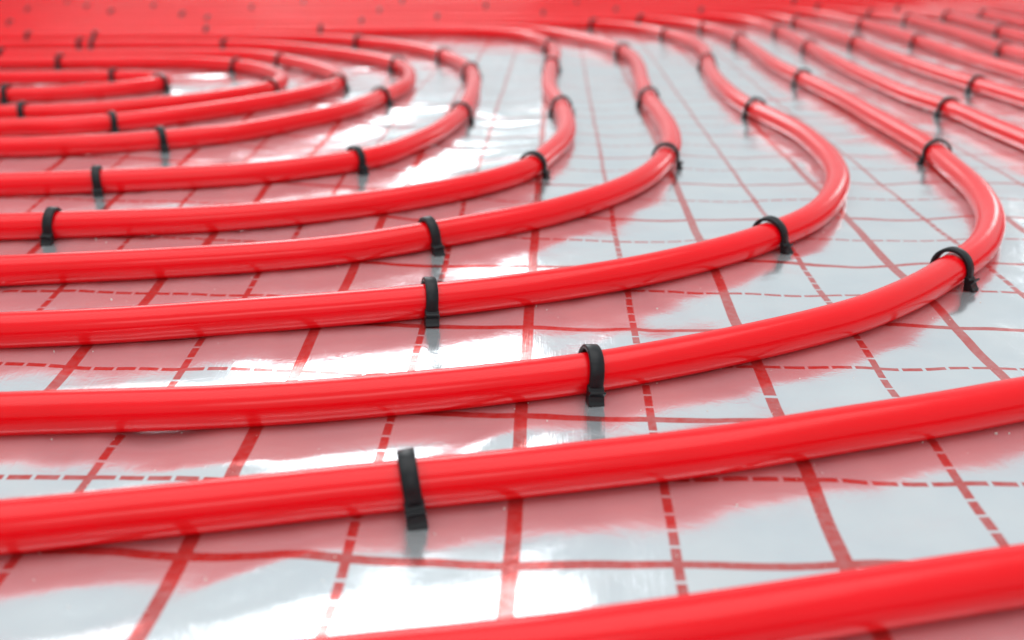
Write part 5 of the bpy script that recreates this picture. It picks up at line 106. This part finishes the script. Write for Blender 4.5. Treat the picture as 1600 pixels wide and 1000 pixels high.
CLIPS = [
 ('Q2',-108.8,-73.9,-3.018),
 ('Q1',-32.7,29.4,-2.911),
 ('P2',26.1,122.8,0.364),
 ('P2',218.2,260.8,0.897),
 ('P2',307.7,558.1,1.471),
 ('P2',299.9,1002.5,1.634),
 ('P2',300.2,1456.0,1.591),
 ('P2',276.2,1692.1,1.843),
 ('P3',-48.9,210.1,0.317),
 ('P3',136.7,324.2,0.854),
 ('P3',206.5,779.9,1.719),
 ('P3',212.7,1178.3,1.464),
 ('P3',196.7,1569.3,1.821),
 ('P3',80.7,1766.8,2.514),
 ('P4',-60.7,326.3,0.596),
 ('P4',97.7,549.9,1.325),
 ('P4',109.7,858.0,1.583),
 ('P4',108.7,1310.9,1.754),
 ('P5',-296.6,348.4,0.163),
 ('P5',-4.9,520.1,1.266),
 ('P5',17.9,796.8,1.649),
 ('P5',6.0,1152.8,1.536),
 ('P5',3.7,1378.9,1.717),
 ('P5',-402.6,1650.2,3.123),
 ('P6',-316.1,468.0,0.175),
 ('P6',-143.8,541.0,0.763),
 ('P6',-80.3,763.3,1.502),
 ('P6',-94.9,1090.5,1.737),
 ('P6',-146.1,1264.3,1.986),
 ('P6',-304.2,1476.7,2.463),
 ('P7',-327.8,629.8,0.440),
 ('P7',-175.8,876.3,1.347),
 ('P7',-198.0,1162.0,2.051),
 ('P7',-503.7,1419.2,2.979),
 ('P8',-405.7,715.8,0.541),
 ('P8',-241.6,977.3,1.473),
 ('P8',-366.6,1219.1,2.312),
 ('P9',-520.4,779.8,0.117),
 ('P9',-314.4,944.6,1.411),
 ('P9',-413.7,1160.7,2.566),
 ('P9',-672.2,1207.2,-3.127),
 ('P10',-596.1,899.0,0.137),
 ('P10',-458.0,991.5,1.262),
 ('P10',-534.4,1053.1,3.107),
 ('Q1',393.1,782.9,-1.475),
 ('Q1',385.3,1354.7,-1.617),
 ('Q1',392.0,1615.6,-1.555),
 ('Q2',478.1,942.2,-1.480),
 ('Q2',469.2,1414.8,-1.588),
 ('Q2',459.3,1794.9,-1.439),
 ('Q3',565.9,1428.3,-1.590),
 ('Q3',567.0,1741.7,-1.507),
 ('Q4',647.7,1304.0,-1.614),
 ('Q4',671.0,1819.1,-1.467),
 ('Q5',748.3,1576.2,-1.623),
 ('Q5',765.8,1886.6,-1.467),
 ('Q6',849.8,1927.3,-1.528),
 ('P5',-608.5,1652.5,3.137),
 ('P2',-684.2,1906.5,3.136),
 ('Q1',-765.8,2001.9,-0.005),
 ('P7',-741.4,1439.9,3.105),
 ('P6',-772.8,1568.7,3.137),
 ('P7',-725.1,1439.3,3.105),
 ('Q2',-954.3,2094.3,-0.004),
 ('Q4',-1082.7,2269.9,-0.005),
 ('Q6',-1207.7,2456.5,-0.005),
 ('P3',-1046.4,1824.4,3.137),
 ('P8',-803.3,1300.6,3.135),
 ('Q2',-365.3,2090.6,-0.027),
 ('P3',-359.1,1815.9,3.099),
 ('P2',-223.8,1899.3,3.109),
 ('Q5',-356.6,2382.2,-0.009),
 ('Q5',-599.4,2383.5,-0.005),
 ('Q2',310.7,2010.8,-0.556),
 ('P2',172.5,1843.8,2.610),
 ('Q2',138.1,2064.2,-0.167),
 ('Q5',728.4,2067.2,-1.236),
 ('Q4',564.4,2084.8,-0.879),
 ('Q5',556.9,2290.4,-0.486),
 ('Q7',944.2,1898.4,-1.587),
 ('Q3',-1190.4,2203.5,-0.005),
 ('P6',-889.8,1569.2,3.137),
 ('Q4',-922.3,2269.1,-0.005),
 ('Q3',-672.8,2200.9,-0.005),
 ('Q3',-144.8,2193.8,-0.033),
 ('Q1',-16.2,1987.2,-0.059),
 ('Q4',55.6,2255.9,-0.029),
 ('Q4',636.9,1947.1,-1.233),
]


# ---------------------------------------------------------------- materials
def mat(name):
    mt = bpy.data.materials.new(name)
    mt.use_nodes = True
    nt = mt.node_tree
    return mt, nt, nt.nodes['Principled BSDF']

class G:
    """tiny node-math helper"""
    def __init__(s, nt): s.nt = nt
    def n(s, t, **k):
        x = s.nt.nodes.new(t)
        for a, b in k.items(): setattr(x, a, b)
        return x
    def m(s, op, a, b=None, c=None, clamp=False):
        x = s.nt.nodes.new('ShaderNodeMath'); x.operation = op; x.use_clamp = clamp
        for i, v in enumerate((a, b, c)):
            if v is None: continue
            if isinstance(v, (int, float)): x.inputs[i].default_value = v
            else: s.nt.links.new(v, x.inputs[i])
        return x.outputs[0]
    def link(s, a, b): s.nt.links.new(a, b)

def foil_material():
    mt, nt, bs = mat('printed_foil')
    g = G(nt)
    tc = g.n('ShaderNodeTexCoord')
    sx = g.n('ShaderNodeSeparateXYZ'); g.link(tc.outputs['Object'], sx.inputs[0])
    # slight waviness of the print
    nz = g.n('ShaderNodeTexNoise'); nz.inputs['Scale'].default_value = 15; nz.inputs['Detail'].default_value = 1
    g.link(tc.outputs['Object'], nz.inputs['Vector'])
    dx = g.m('MULTIPLY', g.m('SUBTRACT', nz.outputs['Fac'], .5), .0022)
    sn = g.n('ShaderNodeSeparateColor'); g.link(nz.outputs['Color'], sn.inputs[0])
    dy = g.m('MULTIPLY', g.m('SUBTRACT', sn.outputs[1], .5), .0060)
    X = g.m('ADD', sx.outputs['X'], dx); Y = g.m('ADD', sx.outputs['Y'], dy)
    def dist(v, period, off=0.):       # distance to the nearest multiple of period
        t = g.m('ADD', v, period / 2 - off)
        t = g.m('FLOORED_MODULO', t, period)
        return g.m('ABSOLUTE', g.m('SUBTRACT', t, period / 2))
    def below(v, lim, soft=.0002):
        return g.m('SMOOTH_MIN', 1., g.m('DIVIDE', g.m('SUBTRACT', lim + soft, v), 2 * soft, clamp=True), 0.)
    solid_x = below(dist(X, .1), .00255)
    solid_y = below(dist(Y, .1), .0021)
    dash_x = below(dist(X, .1, .05), .0016)
    dash_y = below(dist(Y, .1, .05), .0014)
    def gaps(v):                       # 1 where ink, 0 in the gap; no gap at the crossings
        ng = g.m('SUBTRACT', 1., below(dist(v, .01), .00075))
        cross = below(dist(v, .05), .004)
        return g.m('MAXIMUM', ng, cross)
    dash_x = g.m('MULTIPLY', dash_x, gaps(Y))
    dash_y = g.m('MULTIPLY', dash_y, gaps(X))
    joint = g.m('SUBTRACT', 1., below(dist(Y, .63, .1225), .0010))
    solid_x = g.m('MULTIPLY', solid_x, joint)
    ink = g.m('MAXIMUM', g.m('MAXIMUM', solid_x, solid_y), g.m('MAXIMUM', dash_x, dash_y))
    # print wear
    wn = g.n('ShaderNodeTexNoise'); wn.inputs['Scale'].default_value = 350; wn.inputs['Detail'].default_value = 5
    g.link(tc.outputs['Object'], wn.inputs['Vector'])
    ink = g.m('MULTIPLY', ink, g.m('ADD', .68, g.m('MULTIPLY', wn.outputs['Fac'], .45), clamp=True))
    # foil tone with faint cloudiness
    cn = g.n('ShaderNodeTexNoise'); cn.inputs['Scale'].default_value = 26; cn.inputs['Detail'].default_value = 7
    g.link(tc.outputs['Object'], cn.inputs['Vector'])
    fr = g.n('ShaderNodeValToRGB')
    fr.color_ramp.elements[0].position = .3; fr.color_ramp.elements[0].color = (.76, .82, .86, 1)
    fr.color_ramp.elements[1].position = .7; fr.color_ramp.elements[1].color = (.86, .90, .915, 1)
    g.link(cn.outputs['Fac'], fr.inputs[0])
    mx = g.n('ShaderNodeMix', data_type='RGBA')
    g.link(ink, mx.inputs['Factor']); g.link(fr.outputs[0], mx.inputs['A'])
    mx.inputs['B'].default_value = (.70, .075, .065, 1)
    g.link(mx.outputs['Result'], bs.inputs['Base Color'])
    bs.inputs['Metallic'].default_value = .77
    # fine rolled grain running away from the camera + pin-pricks
    mp = g.n('ShaderNodeMapping'); mp.inputs['Scale'].default_value = (1500, 40, 1)
    g.link(tc.outputs['Object'], mp.inputs['Vector'])
    sn2 = g.n('ShaderNodeTexNoise'); sn2.inputs['Scale'].default_value = 1; sn2.inputs['Detail'].default_value = 2
    g.link(mp.outputs[0], sn2.inputs['Vector'])
    g.link(g.m('ADD', .12, g.m('MULTIPLY', sn2.outputs['Fac'], .07)), bs.inputs['Roughness'])
    b1 = g.n('ShaderNodeBump'); b1.inputs['Strength'].default_value = .20; b1.inputs['Distance'].default_value = .0002
    g.link(sn2.outputs['Fac'], b1.inputs['Height'])
    cr = g.n('ShaderNodeTexNoise'); cr.inputs['Scale'].default_value = 75; cr.inputs['Detail'].default_value = 5; cr.inputs['Roughness'].default_value = .55
    cr.inputs['Distortion'].default_value = .6
    g.link(tc.outputs['Object'], cr.inputs['Vector'])
    rdg = g.m('SUBTRACT', 1., g.m('ABSOLUTE', g.m('SUBTRACT', g.m('MULTIPLY', cr.outputs['Fac'], 2.), 1.)))
    b2 = g.n('ShaderNodeBump'); b2.inputs['Strength'].default_value = .085; b2.inputs['Distance'].default_value = .0011
    g.link(rdg, b2.inputs['Height']); g.link(b1.outputs[0], b2.inputs['Normal'])
    g.link(b2.outputs[0], bs.inputs['Normal'])
    bs.inputs['Coat Weight'].default_value = .25
    bs.inputs['Coat Roughness'].default_value = .10
    return mt

def pipe_material():
    mt, nt, bs = mat('red_pex')
    g = G(nt)
    tc = g.n('ShaderNodeTexCoord')
    n = g.n('ShaderNodeTexNoise'); n.inputs['Scale'].default_value = 14; n.inputs['Detail'].default_value = 3
    g.link(tc.outputs['Object'], n.inputs['Vector'])
    r = g.n('ShaderNodeValToRGB')
    r.color_ramp.elements[0].position = .3; r.color_ramp.elements[0].color = (.80, .0006, .004, 1)
    r.color_ramp.elements[1].position = .7; r.color_ramp.elements[1].color = (.88, .001, .008, 1)
    g.link(n.outputs['Fac'], r.inputs[0]); g.link(r.outputs[0], bs.inputs['Base Color'])
    n2 = g.n('ShaderNodeTexNoise'); n2.inputs['Scale'].default_value = 120; n2.inputs['Detail'].default_value = 4
    g.link(tc.outputs['Object'], n2.inputs['Vector'])
    g.link(g.m('ADD', .16, g.m('MULTIPLY', n2.outputs['Fac'], .10)), bs.inputs['Roughness'])
    n3 = g.n('ShaderNodeTexNoise'); n3.inputs['Scale'].default_value = 45; n3.inputs['Detail'].default_value = 2
    g.link(tc.outputs['Object'], n3.inputs['Vector'])
    b = g.n('ShaderNodeBump'); b.inputs['Strength'].default_value = .12; b.inputs['Distance'].default_value = .002
    g.link(n3.outputs['Fac'], b.inputs['Height']); g.link(b.outputs[0], bs.inputs['Normal'])
    bs.inputs['IOR'].default_value = 1.5
    bs.inputs['Specular IOR Level'].default_value = .37
    bs.inputs['Subsurface Weight'].default_value = .22        # PEX is slightly translucent
    bs.inputs['Subsurface Radius'].default_value = (1, .04, .04)
    bs.inputs['Subsurface Scale'].default_value = .006
    return mt

def clip_material():
    mt, nt, bs = mat('black_nylon')
    g = G(nt)
    tc = g.n('ShaderNodeTexCoord')
    n = g.n('ShaderNodeTexNoise'); n.inputs['Scale'].default_value = 600; n.inputs['Detail'].default_value = 3
    g.link(tc.outputs['Object'], n.inputs['Vector'])
    bs.inputs['Base Color'].default_value = (.006, .0065, .008, 1)
    g.link(g.m('ADD', .30, g.m('MULTIPLY', n.outputs['Fac'], .2)), bs.inputs['Roughness'])
    bs.inputs['Specular IOR Level'].default_value = .32
    b = g.n('ShaderNodeBump'); b.inputs['Strength'].default_value = .25; b.inputs['Distance'].default_value = .0004
    g.link(n.outputs['Fac'], b.inputs['Height']); g.link(b.outputs[0], bs.inputs['Normal'])
    return mt

FOIL, RED, BLACK = foil_material(), pipe_material(), clip_material()
DUST, _nt, _bs = mat('pale_dust')
_bs.inputs['Base Color'].default_value = (.75, .68, .60, 1)
_bs.inputs['Roughness'].default_value = .7

def tag(o, label=None, cat=None, group=None, kind=None):
    if label: o['label'] = label
    if cat: o['category'] = cat
    if group: o['group'] = group
    if kind: o['kind'] = kind

# ---------------------------------------------------------------- floor: creased foil on insulation board
def hash2(ix, iy, seed):
    h = (ix * 374761393 + iy * 668265263 + seed * 1442695041) & 0x7fffffff
    h = ((h ^ (h >> 13)) * 1274126177) & 0x7fffffff
    return ((h ^ (h >> 16)) & 0xffff) / 65535. * 2 - 1
def vnoise(x, y, seed):
    ix, iy = np.floor(x).astype(np.int64), np.floor(y).astype(np.int64)
    fx, fy = x - ix, y - iy
    fx = fx ** 3 * (fx * (fx * 6 - 15) + 10); fy = fy ** 3 * (fy * (fy * 6 - 15) + 10)
    a, b = hash2(ix, iy, seed), hash2(ix + 1, iy, seed)
    c, d = hash2(ix, iy + 1, seed), hash2(ix + 1, iy + 1, seed)
    return (a * (1 - fx) + b * fx) * (1 - fy) + (c * (1 - fx) + d * fx) * fy
CREASES = [  # x, y, angle, half length, half width, height (mm): folds and dents seen in the foil
    (-80, -14, 45, 42, 8, 1.9), (-125, -20, 10, 18, 12, 1.2), (-14, 77, 52, 26, 6, 1.3), (42, 190, 55, 26, 8, 1.2),
    (-108, 56, 12, 30, 6, 1.1), (-444, 1138, 2, 34, 9, 2.6), (-124, 862, 6, 42, 8, 2.2), (-30, 775, 3, 50, 7, 2.0),
    (-240, 1200, 4, 34, 9, 2.4), (-232, 886, 8, 26, 8, 1.8), (-138, 80, 8, 14, 8, -3.4), (363, 600, 75, 70, 9, 2.2),
    (372, 640, 20, 16, 7, 1.8), (430, 560, 65, 90, 12, 1.6), (-290, 450, 6, 70, 10, 1.6), (-270, 300, 8, 90, 12, 1.2),
    (-100, 250, 10, 90, 12, 1.0), (150, 310, 35, 18, 8, 1.4), (120, 104, 70, 26, 9, 1.0), (184, 100, 40, 20, 8, 1.0),
    (190, 30, 12, 70, 12, 1.2), (250, 230, 15, 60, 10, .8), (-150, 420, 12, 100, 14, 1.2), (40, 900, 8, 60, 14, 1.3),
    (160, 540, 40, 60, 12, .9), (60, 620, 5, 90, 10, 1.0), (-60, 640, 8, 60, 9, 1.4), (260, 900, 10, 70, 14, 1.2)]
SWELL = np.array([q for k in PATHS for q in PATHS[k] if abs(q[0]) < 1060 and -330 < q[1] < 1360])
def foil_height(x, y):
    z = .75 * vnoise(x / 58., y / 75., 3) + .82 * vnoise(x / 27. + 7, y / 36., 11) + .9 * vnoise(x / 170., y / 150., 5)
    z += .34 * vnoise(x / 12., y / 17., 23)
    for cx, cy, a, l, wd, h in CREASES:
        a = math.radians(a)
        u = (x - cx) * math.cos(a) + (y - cy) * math.sin(a)
        v = -(x - cx) * math.sin(a) + (y - cy) * math.cos(a)
        z = z + h * np.exp(-(u / l) ** 2 - (v / wd) ** 2)
    z = np.clip(z, -2.5, 1.6) * .62 + .15
    # the foil sags between the middle runs and is held up under them
    shp = z.shape
    fx, fy = (x + 0 * z).ravel(), (y + 0 * z).ravel()
    wgt = np.clip((fy - 82) / 40, 0, 1) * np.clip((980 - fy) / 200, 0, 1) * np.clip((40 - fx) / 110, 0, 1) * np.clip((fx + 900) / 200, 0, 1)
    wgt = np.maximum(wgt, (.42 + .2 * np.clip((150 - fx) / 200, 0, 1)) * np.clip((1300 - fy) / 300, 0, 1) * np.clip((fy + 300) / 150, 0, 1) * np.clip((1000 - np.abs(fx)) / 200, 0, 1))
    sel = np.nonzero(wgt > 0)[0]
    if len(sel):
        d = np.full(len(sel), 1e9)
        for q in range(0, len(sel), 4000):
            ss = sel[q:q + 4000]
            dd = (fx[ss][:, None] - SWELL[None, :, 0]) ** 2 + (fy[ss][:, None] - SWELL[None, :, 1]) ** 2
            d[q:q + 4000] = dd.min(1)
        zz = z.ravel().copy()
        zz[sel] -= wgt[sel] * 6.6 * np.tanh(np.maximum(np.sqrt(d) - 6, 0) / 42.)
        z = zz.reshape(shp)
    return z
xs = np.concatenate([np.arange(-2600, -700, 25.), np.arange(-700, -210, 7.), np.arange(-210, 260, 4.), np.arange(260, 700, 7.), np.arange(700, 2601, 25.)])
ys = np.concatenate([np.arange(-1400, -260, 25.), np.arange(-260, 140, 4.), np.arange(140, 1260, 6.), np.arange(1260, 1500, 12.), np.arange(1500, 4801, 30.)])
XX, YY = np.meshgrid(xs, ys)
ZZ = foil_height(XX, YY)
nx, ny = len(xs), len(ys)
co = np.stack([XX, YY, ZZ], -1).reshape(-1, 3) * MM
idx = np.arange(nx * ny).reshape(ny, nx)
fc = np.stack([idx[:-1, :-1], idx[:-1, 1:], idx[1:, 1:], idx[1:, :-1]], -1).reshape(-1, 4)
me = bpy.data.meshes.new('floor')
me.from_pydata(co.tolist(), [], fc.tolist())
me.shade_smooth()
me.materials.append(FOIL)
floor = bpy.data.objects.new('floor', me)
COL.objects.link(floor)
tag(floor, 'silver foil floor insulation printed with a red grid of solid and dashed lines', kind='structure')
floor['label'] = 'silver foil floor insulation printed with a red grid of solid and dashed lines'

# ---------------------------------------------------------------- pipes
R = 8.35
def pipe_z(x, y, k):
    # the pipe beds slightly into the soft board and rides over its swells
    q = np.array([-6., 0., 6.])
    h = float(np.mean(foil_height(x + q[:, None] + 0 * q[None, :], y + q[None, :] + 0 * q[:, None])))
    return R + h - .15 + (.9 if y < 1500 else 1.7) * float(vnoise(np.array(x / 170.), np.array(y / 170.), 60 + k)) * min(max((y - 300) / 700, 0.1), 1)
def tube(name, pts, seed, seg=24):
    P = np.array(pts)
    z = np.array([pipe_z(a, b, seed) for a, b in pts])
    n = len(z)                      # the stiff pipe evens out small swells
    zp = np.pad(z, 6, mode='edge'); kern = np.exp(-.5 * (np.arange(-6, 7) / 2.6) ** 2); kern /= kern.sum()
    z = np.convolve(zp, kern, 'valid')
    P = np.c_[P, z]
    T = np.gradient(P, axis=0); T /= np.linalg.norm(T, axis=1)[:, None]
    S = np.c_[-T[:, 1], T[:, 0], 0 * T[:, 0]]; S /= np.linalg.norm(S, axis=1)[:, None]
    N = np.cross(T, S)
    a = np.arange(seg) * 2 * math.pi / seg
    V = P[:, None, :] + R * (np.cos(a)[None, :, None] * S[:, None, :] + np.sin(a)[None, :, None] * N[:, None, :])
    n = len(P)
    i = np.arange(n - 1)[:, None] * seg; j = np.arange(seg)[None, :]; j2 = (j + 1) % seg
    F = np.stack([i + j, i + seg + j, i + seg + j2, i + j2], -1).reshape(-1, 4)
    F = [list(map(int, f))[::-1] for f in F]
    F.append(list(range(seg))); F.append([(n - 1) * seg + q for q in range(seg)][::-1])
    me = bpy.data.meshes.new(name)
    me.from_pydata((V.reshape(-1, 3) * MM).tolist(), [], F)
    me.validate()
    bm = bmesh.new(); bm.from_mesh(me); bmesh.ops.recalc_face_normals(bm, faces=bm.faces); bm.to_mesh(me); bm.free()
    me.shade_smooth()
    me.materials.append(RED)
    o = bpy.data.objects.new(name, me)
    COL.objects.link(o)
    return o
PIPE_LABEL = {
 'Q2': 'red heating pipe crossing the bottom edge, nearest of all',
 'Q1': 'second red heating pipe from the front, with one black clip standing left of centre',
 'P2': 'third red heating pipe from the front, looping back in the widest bend at the right',
 'P3': 'fourth red heating pipe from the front, bending back just left of the widest loop',
 'P4': 'fifth red heating pipe from the front, bending back right of centre',
 'P5': 'sixth red heating pipe from the front, bending back near the centre',
 'P6': 'seventh red heating pipe from the front, bending back just left of centre',
 'P7': 'red heating pipe fourth from the middle of the nested loops, counted outwards',
 'P8': 'red heating pipe third from the middle of the nested loops, counted outwards',
 'P9': 'red heating pipe wrapped closely round the innermost short loop at the left',
 'P10': 'innermost red heating pipe, making the shortest tight loop at upper left',
 'Q3': 'red heating pipe running third to the right of the widest loop',
 'Q4': 'red heating pipe running fourth to the right of the widest loop',
 'Q5': 'red heating pipe running fifth to the right of the widest loop, at upper right',
 'Q6': 'red heating pipe running sixth to the right of the widest loop, near the corner'}
FAR_PIPE = 'blurred red heating pipe in the packed band along the top edge'
ORDER = list(PATHS)
for k, key in enumerate(ORDER):
    o = tube('heating_pipe', PATHS[key], k)
    tag(o, PIPE_LABEL.get(key, FAR_PIPE), 'pipe', 'nested loops of red heating pipe' if key in PIPE_LABEL else 'far red pipes along the top edge')

# ---------------------------------------------------------------- clips
def sweep_band(prof, width, th):
    """a flat band with chamfered edges swept along a profile in the XZ plane (mm)"""
    P = np.array(prof, float); n = len(P)
    T = np.gradient(P, axis=0); T /= np.linalg.norm(T, axis=1)[:, None]
    Nn = np.c_[-T[:, 1], T[:, 0]]
    h, c = width / 2, .45
    sec = [(-h + c, 0), (h - c, 0), (h, c), (h, th - c), (h - c, th), (-h + c, th), (-h, th - c), (-h, c)]
    bm = bmesh.new(); rings = []
    for i in range(n):
        ring = []
        for yy, oo in sec:
            q = P[i] + Nn[i] * oo
            ring.append(bm.verts.new((q[0] * MM, yy * MM, q[1] * MM)))
        rings.append(ring)
    for a, b in zip(rings, rings[1:]):
        for q in range(8):
            bm.faces.new((a[q], b[q], b[(q + 1) % 8], a[(q + 1) % 8]))
    bm.faces.new(rings[0]); bm.faces.new(rings[-1][::-1])
    bmesh.ops.recalc_face_normals(bm, faces=bm.faces)
    me = bpy.data.meshes.new('strap'); bm.to_mesh(me); bm.free()
    me.shade_smooth()
    me.materials.append(BLACK)
    return me
ri, zc = 8.8, 8.9
prof = [(ri, -2.0), (ri, 2.), (ri, 6.)]
for q in range(0, 19):
    a = math.pi * q / 18
    prof.append((ri * math.cos(a), zc + (ri + .4) * math.sin(a)))
prof += [(-ri, 6.), (-ri, 2.), (-ri, -2.0)]
STRAP = sweep_band(prof[::-1], 5.8, 2.0)

def barb_mesh(s):
    """arrow-shaped foot on the outside of a leg: an ear pointing out and up, a notch, and a point that pierces the foil"""
    x0 = ri - .3
    pts = [(x0, 7.0), (x0 + 2.2, 6.2), (x0 + 2.9, 4.9), (x0 + 5.0, 5.6), (x0 + 5.5, 5.0), (x0 + 3.7, 3.0), (x0 + 4.6, 1.0),
           (x0 + 5.6, -.3), (x0 + 4.6, -1.0), (x0 + 1.5, -2.2), (x0, -2.2)]
    bm = bmesh.new()
    hw = 3.3
    lo = [bm.verts.new((s * px * MM, -hw * MM, pz * MM)) for px, pz in pts]
    hi = [bm.verts.new((s * px * MM, hw * MM, pz * MM)) for px, pz in pts]
    bm.faces.new(lo); bm.faces.new(hi[::-1])
    for q in range(len(pts)):
        r = (q + 1) % len(pts)
        bm.faces.new((lo[q], hi[q], hi[r], lo[r]))
    bmesh.ops.recalc_face_normals(bm, faces=bm.faces)
    bmesh.ops.bevel(bm, geom=[e for e in bm.edges], offset=.25 * MM, segments=2, affect='EDGES', profile=.5, clamp_overlap=True)
    me = bpy.data.meshes.new('barb'); bm.to_mesh(me); bm.free()
    me.materials.append(BLACK)
    return me
BARBS = (barb_mesh(1), barb_mesh(-1))

proto = bpy.data.objects.new('pipe_clip', None)
proto.empty_display_size = .01
COL.objects.link(proto)
p_parts = []
for nm, me_ in (('strap', STRAP), ('barb', BARBS[0]), ('barb', BARBS[1])):
    c = bpy.data.objects.new(nm, me_); COL.objects.link(c); c.parent = proto; p_parts.append(c)
def copy_clip():
    o = proto.copy(); COL.objects.link(o)
    for ch in p_parts:
        c = ch.copy(); COL.objects.link(c); c.parent = o
    return o

FAR_CLIP = 'small blurred black clip lost in the far red band along the top edge'
CLIP_LABEL = [
 'black clip on the nearest pipe, half cut off at the lower left corner',
 'black clip on the second pipe from the front, nearest clip in full view',
 'black clip upright on the front run of the third pipe, right of centre',
 'black clip with a forked foot where the third pipe bends at the right',
 'black clip on the inner back of the widest loop, at the right',
 'black clip on the third pipe, second clip behind its bend as it runs away',
 'blurred black clip on the third pipe, third clip behind its bend',
 'blurred black clip on the third pipe, last before the far red band',
 'black clip near picture centre on the front run of the fourth pipe',
 'black clip with a forked foot where the fourth pipe starts its bend',
 'black clip on the fourth pipe behind its bend, first going away',
 'black clip on the fourth pipe behind its bend, second going away',
 'blurred black clip where the fourth pipe turns left into the far band',
 "blurred black clip on the fourth pipe's far return run, just inside the red band",
 "black clip on the front run of the fifth pipe, behind the fourth pipe's clip",
 'black clip where the fifth pipe bends away from the viewer',
 'black clip on the fifth pipe behind its bend, first going away',
 'blurred black clip where the fifth pipe turns left into its far return',
 "black clip at the left edge on the sixth pipe's front run",
 "black clip where the sixth pipe bends, left of the fifth pipe's bend clip",
 'black clip on the sixth pipe behind its bend, nearer of three close together',
 'blurred black clip on the sixth pipe, middle of three behind its bend',
 'blurred black clip on the sixth pipe, farthest of three behind its bend',
 "blurred black clip on the sixth pipe's far return, left of the loop ends",
 "black clip at the left on the seventh pipe's front run",
 "black clip on the seventh pipe's front run, where it begins curving away",
 'black clip on the bend of the seventh pipe, first clip on the curved end',
 'blurred black clip on the seventh pipe at the right tip of its loop',
 'blurred black clip on the seventh pipe at the back of its loop tip',
 "blurred black clip on the seventh pipe's far return run, left of its loop tip",
 'black clip at the left on the front run of the pipe fourth from the middle',
 'black clip on the loop end of the pipe fourth from the middle, near side',
 'blurred black clip on the loop end of the pipe fourth from the middle, far side',
 'blurred black clip on the far return of the pipe fourth from the middle',
 'black clip at the left on the front run of the pipe third from the middle',
 'blurred black clip at the loop tip of the pipe third from the middle',
 'blurred black clip on the back of the loop third from the middle',
 'black clip near the left edge on the front run of the loop round the innermost',
 'blurred black clip at the tip of the loop next to the innermost one',
 'blurred black clip on the back of the loop next to the innermost, near its tip',
 'blurred black clip far left on the back of the loop next to the innermost',
 "black clip at the left edge on the innermost loop's front run",
 'black clip with pale top at the tip of the innermost loop',
 'black clip on the back run of the innermost loop',
 'black clip on the first pipe right of the widest loop, nearest one',
 'blurred black clip on the first pipe right of the widest loop, middle one',
 'blurred black clip on the first pipe right of the widest loop, farthest one',
 'black clip on the second pipe right of the widest loop, nearest one',
 'blurred black clip on the second pipe right of the widest loop, middle one',
 'blurred black clip on the second pipe right of the widest loop, farthest one',
 'blurred black clip on the third pipe right of the widest loop, nearer one',
 'blurred black clip on the third pipe right of the widest loop, farther one',
 'blurred black clip on the fourth pipe right of the widest loop, nearer one',
 'blurred black clip on the fourth pipe right of the widest loop, farther one',
 'blurred black clip on the fifth pipe right of the widest loop, nearer one',
 'blurred black clip on the fifth pipe right of the widest loop, farther one',
 'blurred black clip nearest the upper right corner on the sixth pipe',
] + [FAR_CLIP] * 31


for k, (key, x, y, ang) in enumerate(CLIPS):
    o = proto if k == 0 else copy_clip()
    z0 = pipe_z(x, y, 0) - R
    o.location = (x * MM, y * MM, z0 * MM)
    o.rotation_euler = (math.radians(random.uniform(-7, 7)), math.radians(random.uniform(-3, 3)), ang - math.pi / 2 + math.radians(random.uniform(-7, 7)))
    lab = CLIP_LABEL[k]
    tag(o, lab, 'clip', 'black clips pinning the pipes' if lab != FAR_CLIP else 'blurred clips in the far band')

# ---------------------------------------------------------------- dust and crumbs
bm = bmesh.new()
for q in range(420):
    y = random.uniform(-80, 420) if q < 330 else random.uniform(420, 900)
    x = random.uniform(-.45, .45) * (y + 330)
    s = random.choice((.12, .15, .2, .25, .34)) * random.uniform(.7, 1.2)
    z = float(foil_height(np.array([x]), np.array([y]))[0]) + s * .3
    mt_ = Matrix.Translation(Vector((x, y, z)) * MM) @ Matrix.Rotation(random.uniform(0, 6), 4, (random.random(), random.random(), 1)) @ Matrix.Diagonal((s * MM * random.uniform(.6, 1.8), s * MM, s * MM * .7, 1))
    bmesh.ops.create_icosphere(bm, subdivisions=1, radius=1, matrix=mt_)
me = bpy.data.meshes.new('dust'); bm.to_mesh(me); bm.free()
me.materials.append(DUST)
d = bpy.data.objects.new('dust', me)
COL.objects.link(d)
tag(d, 'pale crumbs of building dust scattered over the foil', 'dust', kind='stuff')
